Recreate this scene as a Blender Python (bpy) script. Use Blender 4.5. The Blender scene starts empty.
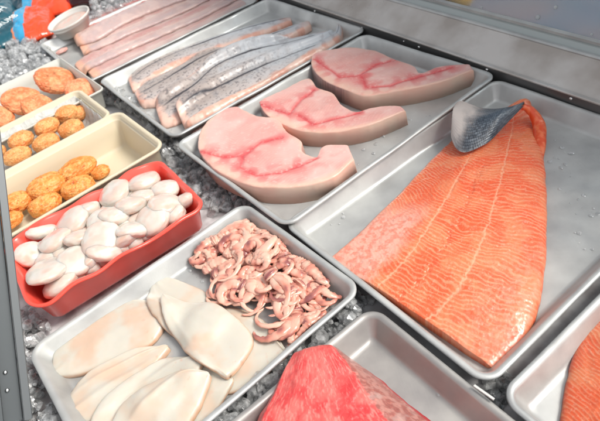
import bpy, bmesh, math, random
import numpy as np
from mathutils import Vector, Matrix
random.seed(4); rng = np.random.default_rng(7)
sc = bpy.context.scene
COL = sc.collection
# ------------------------------------------------------------------ camera
FPX, PITCH, ROLL, CH = 522.58, math.radians(42.0017), math.radians(-14.3144), 0.475
cp, sp = math.cos(PITCH), math.sin(PITCH)
CF = np.array([0, cp, -sp]); r0 = np.array([1., 0, 0]); u0 = np.array([0, sp, cp])
CR = math.cos(ROLL)*r0 + math.sin(ROLL)*u0
CU = -math.sin(ROLL)*r0 + math.cos(ROLL)*u0
CAM = np.array([0, 0, CH])
def at(px, py, z=0.0):
    d = CF*FPX + (px-300)*CR + (210.5-py)*CU
    return CAM + d*((z-CH)/d[2])
def ppm(px, py, z=0.0):                      # pixels of the 600 px frame per metre at that place
    return FPX/float((at(px, py, z)-CAM) @ CF)
cd = bpy.data.cameras.new('camera'); cam = bpy.data.objects.new('camera', cd); COL.objects.link(cam)
cam.matrix_world = Matrix(((CR[0], CU[0], -CF[0], 0), (CR[1], CU[1], -CF[1], 0), (CR[2], CU[2], -CF[2], CH), (0, 0, 0, 1)))
cd.sensor_width = 36; cd.lens = 36*FPX/600; cd.clip_start = 0.01; cd.clip_end = 200
cd.dof.use_dof = True; cd.dof.focus_distance = 0.60; cd.dof.aperture_fstop = 11
sc.camera = cam

# ------------------------------------------------------------------ noise and colour helpers
def _h(ix, iy, s):
    n = (ix*374761393 + iy*668265263 + s*974634777) & 0xffffffff
    n = ((n ^ (n >> 13))*1274126177) & 0xffffffff
    return ((n ^ (n >> 16)) & 0xffff)/65535.0
def vn(x, y, s=0):
    x = np.asarray(x, float); y = np.asarray(y, float)
    ix = np.floor(x).astype(np.int64); iy = np.floor(y).astype(np.int64)
    fx = x-ix; fy = y-iy; fx = fx*fx*(3-2*fx); fy = fy*fy*(3-2*fy)
    a = _h(ix, iy, s); b = _h(ix+1, iy, s); c = _h(ix, iy+1, s); d = _h(ix+1, iy+1, s)
    return (a+(b-a)*fx)*(1-fy)+(c+(d-c)*fx)*fy
def fbm(x, y, s=0, o=4):
    t = 0; a = .5; w = 0
    for i in range(o):
        t = t+a*vn(x*2**i, y*2**i, s+i*17); w += a; a *= .5
    return t/w
def vn3(x, y, z, s=0):
    iz = np.floor(z).astype(np.int64); fz = z-iz; fz = fz*fz*(3-2*fz)
    ix = np.floor(x).astype(np.int64); iy = np.floor(y).astype(np.int64); fx = x-ix; fy = y-iy; fx = fx*fx*(3-2*fx); fy = fy*fy*(3-2*fy)
    def lay(k):
        a = _h(ix, iy+k*57, s+11); b = _h(ix+1, iy+k*57, s+11); c = _h(ix, iy+1+k*57, s+11); d = _h(ix+1, iy+1+k*57, s+11)
        return (a+(b-a)*fx)*(1-fy)+(c+(d-c)*fx)*fy
    A = lay(iz); B = lay(iz+1)
    return A+(B-A)*fz
def n3(x, y, z, s=0, o=3):
    t = 0; a = .5; w = 0
    for i in range(o): t = t+a*vn3(x*2**i+3.1*i, y*2**i, z*2**i, s+i*7); w += a; a *= .5
    return t/w
def lin(c):
    c = np.asarray(c, float)/255.0
    return np.where(c <= .04045, c/12.92, ((c+.055)/1.055)**2.4)
def mixc(a, b, t):
    t = np.clip(np.asarray(t, float), 0, 1)[..., None]
    return np.asarray(a)*(1-t)+np.asarray(b)*t
def ss(a, b, x):
    t = np.clip((np.asarray(x, float)-a)/(b-a), 0, 1); return t*t*(3-2*t)

# ------------------------------------------------------------------ object helpers
def tag(o, label=None, cat=None, group=None, kind=None):
    if label: o['label'] = label
    if cat: o['category'] = cat
    if group: o['group'] = group
    if kind: o['kind'] = kind
    return o
def link(name, me, mat=None, parent=None, smooth=True):
    o = bpy.data.objects.new(name, me); COL.objects.link(o)
    if mat: me.materials.append(mat)
    if smooth and len(me.polygons): me.polygons.foreach_set('use_smooth', [True]*len(me.polygons))
    if parent: o.parent = parent; o.matrix_parent_inverse = parent.matrix_world.inverted()
    return o
def mesh(name, V, F, mat=None, parent=None, col=None, smooth=True):
    me = bpy.data.meshes.new(name)
    me.from_pydata([tuple(map(float, v)) for v in V], [], F); me.update()
    if col is not None:
        ca = me.color_attributes.new('Col', 'FLOAT_COLOR', 'POINT')
        c4 = np.ones((len(V), 4)); c4[:, :3] = .86*np.asarray(col)**1.08
        ca.data.foreach_set('color', c4.ravel())
    return link(name, me, mat, parent, smooth)
def empty(name, loc):
    o = bpy.data.objects.new(name, None); COL.objects.link(o); o.location = tuple(loc); o.empty_display_size = .01
    bpy.context.view_layer.update(); return o

# ------------------------------------------------------------------ materials
def mat(name, color=(.8, .8, .8), rough=.5, metal=0., sss=0., sssr=(1, .4, .25), sssc=.004, bump=None, attr=False,
        coat=0., coatr=.1, trans=0., ior=1.45, rvar=None, cvar=None, spec=.5, aniso=0.):
    m = bpy.data.materials.new(name); m.use_nodes = True
    nt = m.node_tree; N = nt.nodes; Lk = nt.links
    b = N['Principled BSDF']
    b.inputs['Base Color'].default_value = (*color, 1)
    b.inputs['Roughness'].default_value = rough; b.inputs['Metallic'].default_value = metal
    b.inputs['Subsurface Weight'].default_value = sss
    b.inputs['Subsurface Radius'].default_value = sssr; b.inputs['Subsurface Scale'].default_value = sssc
    b.inputs['Coat Weight'].default_value = coat; b.inputs['Coat Roughness'].default_value = coatr
    b.inputs['Transmission Weight'].default_value = trans; b.inputs['IOR'].default_value = ior
    b.inputs['Specular IOR Level'].default_value = spec
    tc = N.new('ShaderNodeTexCoord')
    src = None
    if attr:
        a = N.new('ShaderNodeAttribute'); a.attribute_name = 'Col'; src = a.outputs['Color']; Lk.new(src, b.inputs['Base Color'])
    if cvar:                                            # (scale, second colour, low, high)
        no = N.new('ShaderNodeTexNoise'); no.inputs['Scale'].default_value = cvar[0]; no.inputs['Detail'].default_value = 6
        Lk.new(tc.outputs['Object'], no.inputs['Vector'])
        mr = N.new('ShaderNodeMapRange'); mr.inputs[1].default_value = cvar[2]; mr.inputs[2].default_value = cvar[3]
        Lk.new(no.outputs['Fac'], mr.inputs[0])
        mx = N.new('ShaderNodeMix'); mx.data_type = 'RGBA'; Lk.new(mr.outputs[0], mx.inputs[0])
        if src: Lk.new(src, mx.inputs[6])
        else: mx.inputs[6].default_value = (*color, 1)
        mx.inputs[7].default_value = (*cvar[1], 1); Lk.new(mx.outputs[2], b.inputs['Base Color'])
    if rvar:                                            # (scale, low roughness, high roughness)
        no = N.new('ShaderNodeTexNoise'); no.inputs['Scale'].default_value = rvar[0]; no.inputs['Detail'].default_value = 5
        Lk.new(tc.outputs['Object'], no.inputs['Vector'])
        mr = N.new('ShaderNodeMapRange'); mr.inputs[1].default_value = .3; mr.inputs[2].default_value = .7
        mr.inputs[3].default_value = rvar[1]; mr.inputs[4].default_value = rvar[2]
        Lk.new(no.outputs['Fac'], mr.inputs[0]); Lk.new(mr.outputs[0], b.inputs['Roughness'])
    if bump:                                            # list of (scale, strength, distance, stretch)
        prev = None
        for (s, st, d, stretch) in bump:
            no = N.new('ShaderNodeTexNoise'); no.inputs['Scale'].default_value = s; no.inputs['Detail'].default_value = 3
            mp = N.new('ShaderNodeMapping'); mp.inputs['Rotation'].default_value = (0, 0, -math.radians(29)); mp.inputs['Scale'].default_value = stretch
            Lk.new(tc.outputs['Object'], mp.inputs['Vector']); Lk.new(mp.outputs[0], no.inputs['Vector'])
            bp = N.new('ShaderNodeBump'); bp.inputs['Strength'].default_value = st; bp.inputs['Distance'].default_value = d
            Lk.new(no.outputs['Fac'], bp.inputs['Height'])
            if prev: Lk.new(prev.outputs[0], bp.inputs['Normal'])
            prev = bp
        Lk.new(prev.outputs[0], b.inputs['Normal'])
    return m
ONE = (1, 1, 1)
M = {}
M['tray'] = mat('brushed_aluminium', (.57, .58, .565), .50, .55, bump=[(60, .10, .002, ONE), (500, .14, .0006, (1, .03, 1)), (420, .08, .0005, (.04, 1, 1))],
                rvar=(16, .34, .74), cvar=(22, (.43, .435, .43), .40, .75))
M['tray_worn'] = mat('worn_aluminium', (.47, .455, .43), .5, .6, bump=[(50, .12, .002, ONE), (450, .07, .0006, (1, .03, 1))],
                     rvar=(30, .34, .6), cvar=(26, (.36, .34, .33), .38, .72))
M['steel'] = mat('brushed_steel', (.62, .595, .565), .38, .4, bump=[(300, .15, .0008, (1, .03, 1))], rvar=(18, .22, .42), cvar=(11, (.43, .39, .355), .38, .62))
M['dark_metal'] = mat('dark_steel', (.045, .047, .05), .38, .5, bump=[(60, .1, .001, ONE)])
M['post'] = mat('grey_anodised_aluminium', (.085, .095, .10), .5, .4, bump=[(90, .06, .001, ONE)])
M['post_light'] = mat('pale_anodised_aluminium', (.12, .13, .135), .45, .4)
M['plate'] = mat('grey_steel_plate', (.17, .17, .17), .4, .7, bump=[(60, .1, .001, ONE)])  # mid-grey metal of the face plate that carries the screws
M['screw'] = mat('bright_screw_metal', (.8, .8, .78), .2, 1.)
def clear_ice():
    m = bpy.data.materials.new('clear_wet_ice'); m.use_nodes = True; nt = m.node_tree; N = nt.nodes; Lk = nt.links
    N.remove(N['Principled BSDF']); out = N['Material Output']
    tr = N.new('ShaderNodeBsdfTransparent'); tr.inputs[0].default_value = (.97, .98, .98, 1)
    df = N.new('ShaderNodeBsdfDiffuse'); df.inputs[0].default_value = (.90, .92, .93, 1)
    gs = N.new('ShaderNodeBsdfGlossy'); gs.inputs['Roughness'].default_value = .08
    no = N.new('ShaderNodeTexNoise'); no.inputs['Scale'].default_value = 110; no.inputs['Detail'].default_value = 3
    tc = N.new('ShaderNodeTexCoord'); Lk.new(tc.outputs['Object'], no.inputs['Vector'])
    mr = N.new('ShaderNodeMapRange'); mr.inputs[1].default_value = .35; mr.inputs[2].default_value = .7; mr.inputs[3].default_value = .05; mr.inputs[4].default_value = .46
    Lk.new(no.outputs['Fac'], mr.inputs[0])
    bp = N.new('ShaderNodeBump'); bp.inputs['Strength'].default_value = .5; bp.inputs['Distance'].default_value = .002; Lk.new(no.outputs['Fac'], bp.inputs['Height'])
    lw = N.new('ShaderNodeFresnel'); lw.inputs['IOR'].default_value = 1.6; Lk.new(bp.outputs[0], lw.inputs['Normal']); Lk.new(bp.outputs[0], gs.inputs['Normal'])
    gl_ = N.new('ShaderNodeBsdfGlass'); gl_.inputs['IOR'].default_value = 1.31; gl_.inputs['Roughness'].default_value = .04; Lk.new(bp.outputs[0], gl_.inputs['Normal'])
    m0 = N.new('ShaderNodeMixShader'); m0.inputs[0].default_value = .45; Lk.new(tr.outputs[0], m0.inputs[1]); Lk.new(gl_.outputs[0], m0.inputs[2])
    m1 = N.new('ShaderNodeMixShader'); Lk.new(mr.outputs[0], m1.inputs[0]); Lk.new(m0.outputs[0], m1.inputs[1]); Lk.new(df.outputs[0], m1.inputs[2])
    m2 = N.new('ShaderNodeMixShader'); geo = N.new('ShaderNodeNewGeometry'); mu = N.new('ShaderNodeMath'); mu.operation = 'MULTIPLY_ADD'; mu.inputs[1].default_value = -1.0; mu.inputs[2].default_value = 1.0; Lk.new(geo.outputs['Backfacing'], mu.inputs[0])
    mf = N.new('ShaderNodeMath'); mf.operation = 'MULTIPLY'; Lk.new(mu.outputs[0], mf.inputs[0]); Lk.new(lw.outputs[0], mf.inputs[1]); Lk.new(mf.outputs[0], m2.inputs[0]); Lk.new(m1.outputs[0], m2.inputs[1]); Lk.new(gs.outputs[0], m2.inputs[2])
    Lk.new(m2.outputs[0], out.inputs['Surface']); return m
M['ice'] = clear_ice()
M['pan'] = mat('counter_pan', (.74, .74, .75), .3, .1, bump=[(40, .3, .004, ONE)], cvar=(25, (.36, .33, .33), .4, .65))
M['cream'] = mat('cream_plastic', (.66, .58, .43), .38, sss=.25, sssr=(1, .7, .4), sssc=.004, bump=[(30, .05, .002, ONE)], spec=.4)
M['greywhite'] = mat('cloudy_plastic', (.58, .58, .53), .35, sss=.2, sssc=.003, sssr=(1, 1, .9), bump=[(30, .05, .002, ONE)])
M['tubwhite'] = mat('milky_plastic', (.66, .65, .61), .35, sss=.3, sssc=.003, sssr=(1, 1, .9))
M['red'] = mat('glossy_red_plastic', (.95, .10, .07), .24, sss=.12, sssr=(1, .1, .1), sssc=.003, bump=[(45, .10, .003, ONE)], coat=.3)
M['liner'] = mat('crumpled_clear_film', (.86, .85, .80), .22, trans=.35, ior=1.2, bump=[(60, .9, .008, ONE)])
WET = [(120, .10, .002, ONE), (600, .16, .0005, ONE)]
M['salmon'] = mat('wet_salmon_flesh', attr=True, rough=.30, sss=.35, sssr=(1, .35, .15), sssc=.004, bump=WET, rvar=(60, .26, .48), coat=.25, coatr=.15)
M['flesh'] = mat('wet_pink_flesh', attr=True, rough=.36, sss=.35, sssr=(1, .5, .35), sssc=.004, bump=[(90, .14, .002, ONE), (700, .1, .0005, ONE)], coat=.15, coatr=.2)
M['fishskin'] = mat('wet_fish_skin', attr=True, rough=.40, metal=.0, sss=.1, sssr=(1, .5, .4), sssc=.002, bump=[(90, .08, .0015, ONE), (1200, .08, .0004, ONE)], coat=.3, coatr=.18)
M['tuna'] = mat('raw_tuna_flesh', attr=True, rough=.34, sss=.35, sssr=(1, .2, .15), sssc=.004, bump=[(220, .35, .0025, ONE), (900, .3, .0008, ONE)], coat=.15, coatr=.2)
M['squid'] = mat('wet_squid_mantle', attr=True, rough=.30, sss=.75, sssr=(1, .7, .5), sssc=.005, bump=[(40, .22, .003, ONE), (500, .06, .0005, ONE)], coat=.2, coatr=.2)
M['tentacle'] = mat('wet_tentacle_skin', attr=True, rough=.28, sss=.3, sssr=(1, .4, .3), sssc=.003, bump=[(500, .25, .0007, ONE)], coat=.3)
M['scallop'] = mat('wet_scallop_flesh', attr=True, rough=.24, sss=.85, sssr=(1, .6, .45), sssc=.012, bump=[(70, .15, .0025, ONE), (500, .1, .0006, ONE)], coat=.35, coatr=.12)
M['cake'] = mat('minced_fish_cake', attr=True, rough=.48, sss=.25, sssr=(1, .5, .2), sssc=.003, bump=[(320, .8, .0022, ONE), (900, .5, .0008, ONE)])
M['bag'] = mat('printed_plastic_bag', attr=True, rough=.25, bump=[(35, .5, .006, ONE)], coat=.3)
M['print'] = mat('white_print', (.75, .8, .8), .4)

# ------------------------------------------------------------------ curves, lofts, height map
def crv(P, us, closed=False):
    P = np.asarray(P, float)
    d = np.r_[0, np.cumsum(np.linalg.norm(np.diff(P, axis=0), axis=1))]; d /= d[-1]
    out = np.empty((len(us), P.shape[1]))
    T = np.gradient(P, d, axis=0)
    i = np.clip(np.searchsorted(d, us, 'right')-1, 0, len(P)-2)
    h = d[i+1]-d[i]; t = (us-d[i])/h; t = t[:, None]; h = h[:, None]
    # limited tangents
    return ((2*t**3-3*t**2+1)*P[i]+(t**3-2*t**2+t)*h*T[i]+(-2*t**3+3*t**2)*P[i+1]+(t**3-t**2)*h*T[i+1])
def wpts(px, z):
    return np.array([at(a, b, z)[:2] for a, b in px])
def prof(v, n): return np.clip(1-np.abs(2*v-1)**n, 0, 1)**(1/n)
def samples(n, ns, nm, vedge=None):
    ph = np.linspace(0, math.pi/2*.90, ns)
    a = .5-.5*np.cos(ph)**(2/n)
    m = np.linspace(0, 1, nm+2)[1:-1]
    r = np.sort(np.r_[a, m, 1-a]); keep = np.r_[True, np.diff(r) > .12/nm]
    k = r[keep]; k[0] = 0; k[-1] = 1
    return k
class Pile:
    dil, blr = 1, 5                                   # what already lies on a tray, so that later pieces drape over it
    def __init__(s, x0, x1, y0, y1, z, c=.0025):
        s.x0, s.y0, s.c, s.z = x0, y0, c, z
        s.H = np.full((int((x1-x0)/c)+1, int((y1-y0)/c)+1), float(z)); s.B = s.H.copy()
    def ij(s, x, y):
        return (np.clip(((x-s.x0)/s.c).astype(int), 0, s.H.shape[0]-1), np.clip(((y-s.y0)/s.c).astype(int), 0, s.H.shape[1]-1))
    def add(s, x, y, z):
        i, j = s.ij(np.ravel(x), np.ravel(y)); np.maximum.at(s.H, (i, j), np.ravel(z))
        D = s.H.copy()
        for _ in range(s.dil):
            D = np.maximum.reduce([D, np.roll(D, 1, 0), np.roll(D, -1, 0), np.roll(D, 1, 1), np.roll(D, -1, 1)])
        for _ in range(s.blr):
            D = (D+np.roll(D, 1, 0)+np.roll(D, -1, 0)+np.roll(D, 1, 1)+np.roll(D, -1, 1))/5
        s.B = D
    def base(s, x, y):
        fx = (x-s.x0)/s.c; fy = (y-s.y0)/s.c
        i = np.clip(fx.astype(int), 0, s.H.shape[0]-2); j = np.clip(fy.astype(int), 0, s.H.shape[1]-2)
        a = np.clip(fx-i, 0, 1); b = np.clip(fy-j, 0, 1)
        return s.B[i, j]*(1-a)*(1-b)+s.B[i+1, j]*a*(1-b)+s.B[i, j+1]*(1-a)*b+s.B[i+1, j+1]*a*b
def loft(name, Lp, Rp, z, th, nu=120, nv=60, n=2.6, m=8, base=None, col=None, hfn=None, dfn=None, rnd=0, mat=None, parent=None, side=10, wob=0, seed=1, pxz=None, pile=None, shrink=1):
    """solid slab between a left and a right edge curve; th = thickness (number or f(u,v))"""
    us = samples(m, 8, nu); vs = samples(n, side, nv)
    pz = z if pxz is None else pxz
    L = crv(wpts(Lp, pz), us); R = crv(wpts(Rp, pz), us)
    if shrink != 1: mid = (L+R)/2; L = mid+(L-mid)*shrink; R = mid+(R-mid)*shrink
    if rnd:
        w = prof(us, rnd)[:, None]; mid = (L+R)/2; L = mid+(L-mid)*w; R = mid+(R-mid)*w
    U, Vv = np.meshgrid(us, vs, indexing='ij')
    X = L[:, None, 0]+(R-L)[:, None, 0]*Vv; Y = L[:, None, 1]+(R-L)[:, None, 1]*Vv
    if wob:
        e = (np.abs(2*Vv-1)**3)
        X = X+wob*e*(fbm(X*70, Y*70, seed, 3)-.5)*2; Y = Y+wob*e*(fbm(X*70+9, Y*70, seed+3, 3)-.5)*2
    P = prof(Vv, n)*prof(U, m)
    T = th(U, Vv) if callable(th) else th
    Hh = T*P
    if hfn is not None: Hh = hfn(U, Vv, X, Y, P, Hh)
    zb = base(X, Y) if base is not None else np.full(X.shape, float(z))
    Z = zb+Hh
    if dfn is not None:
        X, Y, Z = dfn(U, Vv, X, Y, Z)
    a, b = X.shape
    V = np.stack([X.ravel(), Y.ravel(), Z.ravel()], 1)
    idx = np.arange(a*b).reshape(a, b)
    q = np.stack([idx[:-1, :-1], idx[1:, :-1], idx[1:, 1:], idx[:-1, 1:]], -1).reshape(-1, 4)
    if base is not None:                                # draped pieces get an underside that follows what they lie on
        V = np.vstack([V, np.stack([X.ravel(), Y.ravel(), (zb-.0002).ravel()], 1)])
        ib = idx+a*b; ib[:, 0] = idx[:, 0]; ib[:, -1] = idx[:, -1]; ib[0] = idx[0]; ib[-1] = idx[-1]
        bt = np.stack([ib[:-1, :-1], ib[:-1, 1:], ib[1:, 1:], ib[1:, :-1]], -1).reshape(-1, 4)
    else:
        bt = np.stack([idx[:-1, 0], idx[:-1, -1], idx[1:, -1], idx[1:, 0]], -1)
    # orientation: want the top facing up
    p0, p1, p3 = V[idx[a//2, b//2]], V[idx[a//2+1, b//2]], V[idx[a//2, b//2+1]]
    if np.cross((p1-p0), (p3-p0))[2] < 0: q = q[:, ::-1]; bt = bt[:, ::-1]
    C = None
    if col is not None:
        C = col(U, Vv, X, Y, P).reshape(-1, 3)
        if base is not None: C = np.vstack([C, C])
    o = mesh(name, V, q.tolist()+bt.tolist(), mat, parent, C)
    if pile is not None: pile.add(X, Y, Z)
    return o
def dist_poly(X, Y, pts):
    d = np.full(X.shape, 9.0)
    for (ax, ay), (bx, by) in zip(pts[:-1], pts[1:]):
        vx, vy = bx-ax, by-ay; t = np.clip(((X-ax)*vx+(Y-ay)*vy)/(vx*vx+vy*vy+1e-12), 0, 1)
        d = np.minimum(d, np.hypot(X-ax-t*vx, Y-ay-t*vy))
    return d

# ------------------------------------------------------------------ rounded rectangular vessels
def rrect(a, b, r, nc=8, ns=1):
    pts = []
    r = max(min(r, a-.0005, b-.0005), .0008)
    for k, (sx, sy) in enumerate(((1, 1), (-1, 1), (-1, -1), (1, -1))):
        for i in range(nc+1):
            t = math.pi/2*(k+i/nc); pts.append(((a-r)*sx+r*math.cos(t), (b-r)*sy+r*math.sin(t)))
        nx = ((a, 1), )  # straight run subdivision
        s2 = ((-1, 1), (-1, -1), (1, -1), (1, 1))[k]
        t = math.pi/2*(k+1)
        p = ((a-r)*sx+r*math.cos(t), (b-r)*sy+r*math.sin(t)); q = ((a-r)*s2[0]+r*math.cos(t), (b-r)*s2[1]+r*math.sin(t))
        for i in range(1, ns): pts.append((p[0]+(q[0]-p[0])*i/ns, p[1]+(q[1]-p[1])*i/ns))
    return pts
def vessel(name, c, yaw, Ls, Ws, R, profile, material, parent=None, nc=8, ns=1, wave=None, cap0=True, cap1=True, warp=None):
    """profile: (inset, z) from the outer bottom up over the rim and down to the inner floor"""
    V = []; F = []; n = None
    ca, sa = math.cos(yaw), math.sin(yaw)
    for k, (ins, z) in enumerate(profile):
        ring = rrect(Ls/2-ins, Ws/2-ins, max(R-ins, R*.35), nc, ns); n = len(ring)
        for i, (x, y) in enumerate(ring):
            dz = 0
            if wave: x, y, dz = wave(x, y, z, k)
            if warp: dz += warp(x, y, z)
            V.append((c[0]+x*ca-y*sa, c[1]+x*sa+y*ca, z+dz))
        if k:
            for i in range(n):
                a, b = (k-1)*n+i, (k-1)*n+(i+1) % n; F.append((a, b, b+n, a+n))
    for base_i, flip in ((0, True), ((len(profile)-1)*n, False)):
        ring_i = list(range(base_i, base_i+n)); mid = np.mean([V[i] for i in ring_i], axis=0); ci = None
        for kk in (.8, .4):
            o2 = len(V)
            for i in range(n): V.append(tuple(mid+(np.array(V[base_i+i])-mid)*kk))
            for i in range(n):
                q = (ring_i[i], ring_i[(i+1) % n], o2+(i+1) % n, o2+i); F.append(q[::-1] if flip else q)
            ring_i = list(range(o2, o2+n))
        V.append(tuple(mid)); ci = len(V)-1
        for i in range(n):
            q = (ring_i[i], ring_i[(i+1) % n], ci); F.append(q[::-1] if flip else q)
    o = mesh(name, V, F, material, parent)
    return o
def rect4(nl, nr, fr, fl, z):
    p = [at(*q, z)[:2] for q in (nl, nr, fr, fl)]
    u = (p[2]+p[3]-p[0]-p[1])/2; w = (p[1]+p[2]-p[0]-p[3])/2; c = sum(p)/4
    return c, math.atan2(u[1], u[0]), float(np.hypot(*u)), float(np.hypot(*w))
def rectF(fl, fr, lp, rp, z, Ln):
    a, b, l, r = [at(*q, z)[:2] for q in (fl, fr, lp, rp)]
    d1 = (a-l)/np.hypot(*(a-l)); d2 = (b-r)/np.hypot(*(b-r)); d = d1+d2; d /= np.hypot(*d)
    pr = np.array([d[1], -d[0]]); W = float((b-a) @ pr); mid = (a+b)/2
    return mid-d*Ln/2, math.atan2(d[1], d[0]), Ln, W
# ------------------------------------------------------------------ the trays
TP = [(.0185, -.0252), (.0085, -.0040), (.0050, -.0046), (.0018, -.0038), (.0002, -.0018), (.0002, -.0002), (.0014, .0010), (.0034, .0014),
      (.0055, .0010), (.0072, 0.0), (.0086, -.0022), (.0105, -.0065), (.0178, -.0200), (.0192, -.0222), (.0215, -.0236), (.025, -.0240)]
S = .475
def tray(yawd, n, f, l, r, z, material, label, R=.022):
    th = math.radians(yawd); u = np.array([math.cos(th), math.sin(th)]); v = np.array([math.sin(th), -math.cos(th)])
    c = (u*(n+f)/2+v*(l+r)/2)*S
    # z shift keeps the rim in the same place in the picture: slide towards the camera foot
    k = (CH-z)/CH; c = c*k
    Ls, Ws = (f-n)*S*k, (r-l)*S*k
    pr = []
    for (i, zz) in TP: pr.append((i, zz+z))
    inner = TP.index((.0086, -.0022))
    t = vessel('baking_tray', c, th, Ls, Ws, R, pr, material, nc=10, ns=14,
               warp=lambda x, y, zz: .0006*math.sin(x*23+y*11)+.0004*math.sin(x*51-y*37))
    return tag(t, label, 'tray', 'metal trays set out on the counter')
TZ = {'A': -.002, 'B': .002, 'C': .005, 'D': -.003, 'E': 0., 'F': -.003, 'G': -.004}
tray(29.05, .416, 1.42, -3.15, -2.412, TZ['A'], M['tray'], 'metal tray of skinless pale pink fillets at the top left, beside the small round tub')
tray(29.32, .478, 1.466, -2.378, -1.632, TZ['B'], M['tray'], 'metal tray holding the silver skinned fish fillets')
tray(30.30, .489, 1.454, -1.591, -.933, TZ['C'], M['tray'], 'metal tray holding the three pale pink fish steaks')
tray(28.62, .463, 1.398, -.972, -.284, TZ['D'], M['tray'], 'metal tray under the large salmon fillet with the folded tail')
tray(30.91, -.203, .491, -1.121, -.618, TZ['E'], M['tray'], 'small metal tray holding white squid bodies and pink tentacles')
tray(28.85, -.52, .448, -.590, .05, TZ['F'], M['tray_worn'], 'worn metal tray holding the block of raw red tuna')
tray(27.82, .456, 1.423, -.272, .40, TZ['G'], M['tray'], 'metal tray at the right edge with the cut off salmon fillet')
def fl(k): return TZ[k]-.0238            # tray floors

# ------------------------------------------------------------------ swordfish steaks
sword_parts = []
def steak(Lp, Rp, lines, zt, th, label, seed, ugray, spots):
    lw = [wpts(l, zt) for l in lines]
    zb = zt-th
    Lw = wpts(Lp, zt)
    def col(U, V, X, Y, P):
        X = X+P*.045*(V < .5)*(P < .95); Y = Y-P*.03*(P < .95)
        f1 = fbm(X*26, Y*26, seed, 3); f2 = fbm(X*260, Y*260, seed+2, 3)
        c = mixc(lin((242, 198, 190)), lin((236, 176, 168)), ss(.3, .75, f1))
        # muscle rings
        d = dist_poly(X, Y, lw[0])
        ring = np.sin(d*1300+f1*16)*.5+.5
        c = mixc(c, lin((246, 208, 198)), ring*.26*ss(0, .01, d))
        c = mixc(c, lin((244, 206, 186)), ss(.80, .97, 1-V)*.8+ss(.88, 1, V)*.5)      # fat under the skin
        for k, l in enumerate(lw):
            dd = dist_poly(X+(f1-.5)*.006, Y+(f2-.5)*.004, l)
            wd = .35+1.1*ss(.25, .75, vn(X*75, Y*75, seed+k*7)); c = mixc(c, lin((228, 112, 112)), np.exp(-(dd/(.0135*wd))**2)*.72)
            c = mixc(c, lin((220, 66, 76)), .7*np.exp(-(dd/(.0030*wd))**2)*ss(.3, .6, f2+.12))
        c = mixc(c, lin((250, 225, 215)), ss(.62, .8, f2)*.35)
        # skin on the rim
        e = P < .93
        skin_t = mixc(lin((255, 224, 204)), lin((255, 206, 188)), ss(.3, .7, f1))
        skin_g = mixc(lin((200, 168, 160)), lin((164, 134, 134)), ss(.3, .7, f2))
        skin = mixc(skin_g, skin_t, ss(ugray-.05, ugray+.05, U+(f1-.5)*.05))
        flesh_in = mixc(lin((240, 196, 180)), lin((222, 156, 150)), ss(.3, .7, f1))
        sd = np.where((V < .5)[..., None], skin, flesh_in)
        t = ss(.97, .90, P)
        return mixc(c, sd, t)
    def hfn(U, V, X, Y, P, H):
        f = fbm(X*45, Y*45, seed+9, 3)-.5
        g = sum(np.exp(-(dist_poly(X, Y, l)/.003)**2) for l in lw)
        return H*(1+.10*f+.06*(fbm(X*18, Y*18, seed+2, 2)-.5))-g*.0014*P-.0035*np.exp(-((V-.75)/.2)**2)*P*0
    def dfn(U, V, X, Y, Z):                # side bulges outwards a little at the skin
        t = np.clip((Z-zb)/th, 0, 1); k = .0025*(1-t)*(1-t)
        cx, cy = X.mean(), Y.mean(); w = (np.abs(2*V-1)**6)
        d = np.hypot(X-cx, Y-cy)+1e-6
        return X+(X-cx)/d*k*w, Y+(Y-cy)/d*k*w, Z
    o = loft('fish_steak', Lp, Rp, zb, th, nu=230, nv=110, n=22, m=30, col=col, hfn=hfn, dfn=dfn, mat=M['flesh'], side=16, wob=.0008, seed=seed, pxz=zt)
    return tag(o, label, 'fish steak', 'swordfish steaks in one tray')
zc = fl('C')
steak([(312, 55), (311, 63), (322, 78), (345, 89), (366, 95), (385, 92), (435, 83), (474, 69)],
      [(314, 53), (325, 50), (347, 47), (372, 49), (396, 59), (415, 66), (419, 72), (440, 66), (470, 64)],
      [[(315, 59), (340, 77), (360, 75), (375, 65), (395, 60)], [(362, 76), (367, 87), (390, 85), (420, 76), (450, 68)]],
      zc+.030, .030, 'pink fish steak nearest the steel rail, farthest back in its tray', 11, .42, None)
steak([(259, 101), (262, 109), (278, 122), (300, 130), (325, 132), (362, 127), (387, 118), (406, 110)],
      [(262, 99), (286, 88), (308, 77), (318, 87), (332, 92), (344, 106), (356, 111), (372, 107), (401, 105)],
      [[(259, 104), (289, 114), (301, 100), (313, 90)], [(297, 114), (313, 124), (342, 117), (360, 112)]],
      zc+.028, .028, 'pink fish steak lying between the other two steaks', 23, .22, None)
steak([(228, 107), (204, 124), (197, 144), (212, 167), (257, 186), (301, 186), (333, 177), (354, 159)],
      [(236, 106), (258, 115), (277, 118), (287, 131), (301, 140), (303, 151), (317, 156), (322, 146), (348, 144)],
      [[(200, 151), (224, 157), (245, 155), (261, 142), (281, 138)], [(243, 157), (241, 167), (257, 175), (281, 173), (305, 163), (317, 158)]],
      zc+.030, .030, 'front pink fish steak with a strong red bloodline and notched inner edge', 37, .40, None)

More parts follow.
